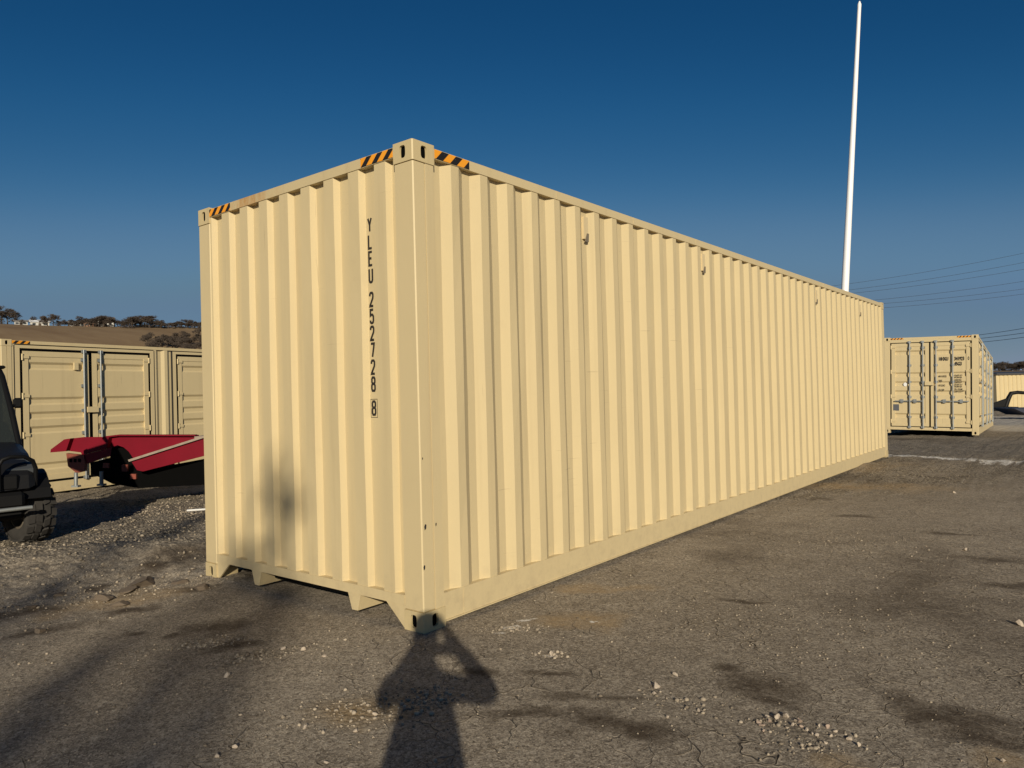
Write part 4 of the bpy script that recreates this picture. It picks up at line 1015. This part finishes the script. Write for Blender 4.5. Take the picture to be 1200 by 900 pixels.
for j, (px, py, s, lb) in enumerate(((167, 683, 34, 'largest flat slab of broken earth on the rubble at left'), (146, 695, 26, 'rounded earth slab below the largest slab at left'), (116, 702, 28, 'brownish earth slab at the left end of the rubble row'), (214, 683, 22, 'earth slab nearest the left corner of the container end'),
        (70, 698, 16, 'small dark clod left of the rubble row'), (40, 712, 16, 'dark clod far left among the rubble'), (238, 690, 26, 'earth slab beneath the left corner casting'), (142, 708, 20, 'lower earth slab in the middle of the rubble'), (48, 740, 18, 'low dark clod at the edge of the left bank'), (226, 668, 9, 'small pale lump beside the left corner casting'))):
    clod(px, py, s, lb, j)
p0, p1 = on_ground(219, 601), on_ground(262, 598)
wp = MB().tube([p0 + Vector((0, 0, .03)), p1 + Vector((0, 0, .03))], .014, 8).build('white_pipe', M['sticker'], None); tag(wp, 'short white pipe lying on gravel behind the left corner of the large container', 'pipe')
# loose gravel: uncountable
bm = bmesh.new(); bmesh.ops.create_icosphere(bm, subdivisions=1, radius=1); BV = np.array([v.co[:] for v in bm.verts]); bm.verts.index_update(); BF = np.array([[v.index for v in f.verts] for f in bm.faces]); bm.free()
def scatter(name, pts, smin, smax, mat, label, seed):
    rn = np.random.default_rng(seed); n = len(pts); s_ = smin * (smax / smin) ** (rn.random(n) ** 2.2)
    sc3 = s_[:, None] * rn.uniform(.65, 1.2, (n, 3)) * np.array([1, 1, .7]); th = rn.random(n) * 6.28; c_, q_ = np.cos(th), np.sin(th)
    B = BV[None] * (1 + rn.uniform(-.25, .2, (n, len(BV), 1))); B = B * sc3[:, None]
    Xr = B[:, :, 0] * c_[:, None] - B[:, :, 1] * q_[:, None]; Yr = B[:, :, 0] * q_[:, None] + B[:, :, 1] * c_[:, None]
    zz_ = gz(pts[:, 0], pts[:, 1]) + s_ * .30
    V = np.stack([Xr + pts[:, 0:1], Yr + pts[:, 1:2], B[:, :, 2] + zz_[:, None]], 2).reshape(-1, 3).astype(np.float32)
    Fc = (BF[None] + (np.arange(n) * len(BV))[:, None, None]).reshape(-1, 3).astype(np.int32)
    m_ = bpy.data.meshes.new(name); m_.vertices.add(len(V)); m_.vertices.foreach_set('co', V.ravel()); m_.loops.add(Fc.size); m_.loops.foreach_set('vertex_index', Fc.ravel())
    m_.polygons.add(len(Fc)); m_.polygons.foreach_set('loop_start', (np.arange(len(Fc)) * 3).astype(np.int32)); m_.polygons.foreach_set('loop_total', np.full(len(Fc), 3, np.int32)); m_.update(calc_edges=True); m_.materials.append(mat)
    tag(link(name, m_), label, 'gravel', kind='stuff')
def outside(pts): # keep clear of the containers' footprints
    return pts[~((pts[:, 0] > -2.40) & (pts[:, 0] < .02) & (pts[:, 1] > .05) & (pts[:, 1] < 12.2))]
def gravel_mat(name, lo, hi):
    m, t, b = nodes(name); g = N(t, 'ShaderNodeNewGeometry'); c = mixc(t, g.outputs['Random Per Island'], lo, hi); t.links.new(c, b.inputs['Base Color']); b.inputs['Roughness'].default_value = .95; b.inputs['Specular IOR Level'].default_value = .2; return m
gm1 = gravel_mat('mixed_gravel', (.16, .132, .10), (.43, .365, .28)); gm2 = gravel_mat('dark_grit', (.10, .08, .06), (.42, .355, .27))
P = rng.uniform((-10, -2.4), (-1.2, 4.5), (80000, 2)); kp = sstep(-1.8, -4.4, P[:, 0] - .62 * P[:, 1]) * (.25 + .75 * sstep(-.05, .15, fbm(P[:, 0], P[:, 1], 1.1, 4, 55)))
P = outside(P[rng.random(len(P)) < kp * .55]); scatter('loose_gravel', P, .005, .021, gm1, 'loose grey-beige gravel covering the left of the yard', 1)
P = rng.uniform((-2.5, -2.4), (5.5, 5.0), (60000, 2)); kp = .18 + .9 * sstep(.05, .25, fbm(P[:, 0], P[:, 1], .8, 4, 66)); P = outside(P[rng.random(len(P)) < kp * .5]); scatter('ground_grit', P, .0025, .0085, gm2, 'fine grit and crumbs scattered over the packed dirt', 2)
pts = []
for px, py, n, rx, ry in ((310, 768, 150, .20, .05), (430, 832, 240, .17, .11), (900, 846, 34, .04, .02), (940, 853, 26, .12, .02), (945, 872, 60, .08, .05), (500, 820, 160, .10, .08), (650, 768, 60, .06, .03), (790, 825, 60, .12, .08), (600, 738, 120, .12, .04), (100, 700, 500, .7, .2), (240, 755, 160, .12, .05), (1010, 640, 80, .4, .2), (1100, 540, 120, 1.2, .3)):
    p = on_ground(px, py); g = rng.normal(size=(n, 2)); th = math.atan2(ray(px, py).y, ray(px, py).x) - math.pi / 2
    a, b_ = g[:, 0] * rx, g[:, 1] * ry; pts.append(np.stack([p.x + a * math.cos(th) - b_ * math.sin(th), p.y + a * math.sin(th) + b_ * math.cos(th)], 1))
scatter('rubble_crumbs', outside(np.concatenate(pts)), .0035, .014, gm1, 'small pale rubble crumbs in patches over the yard', 3)
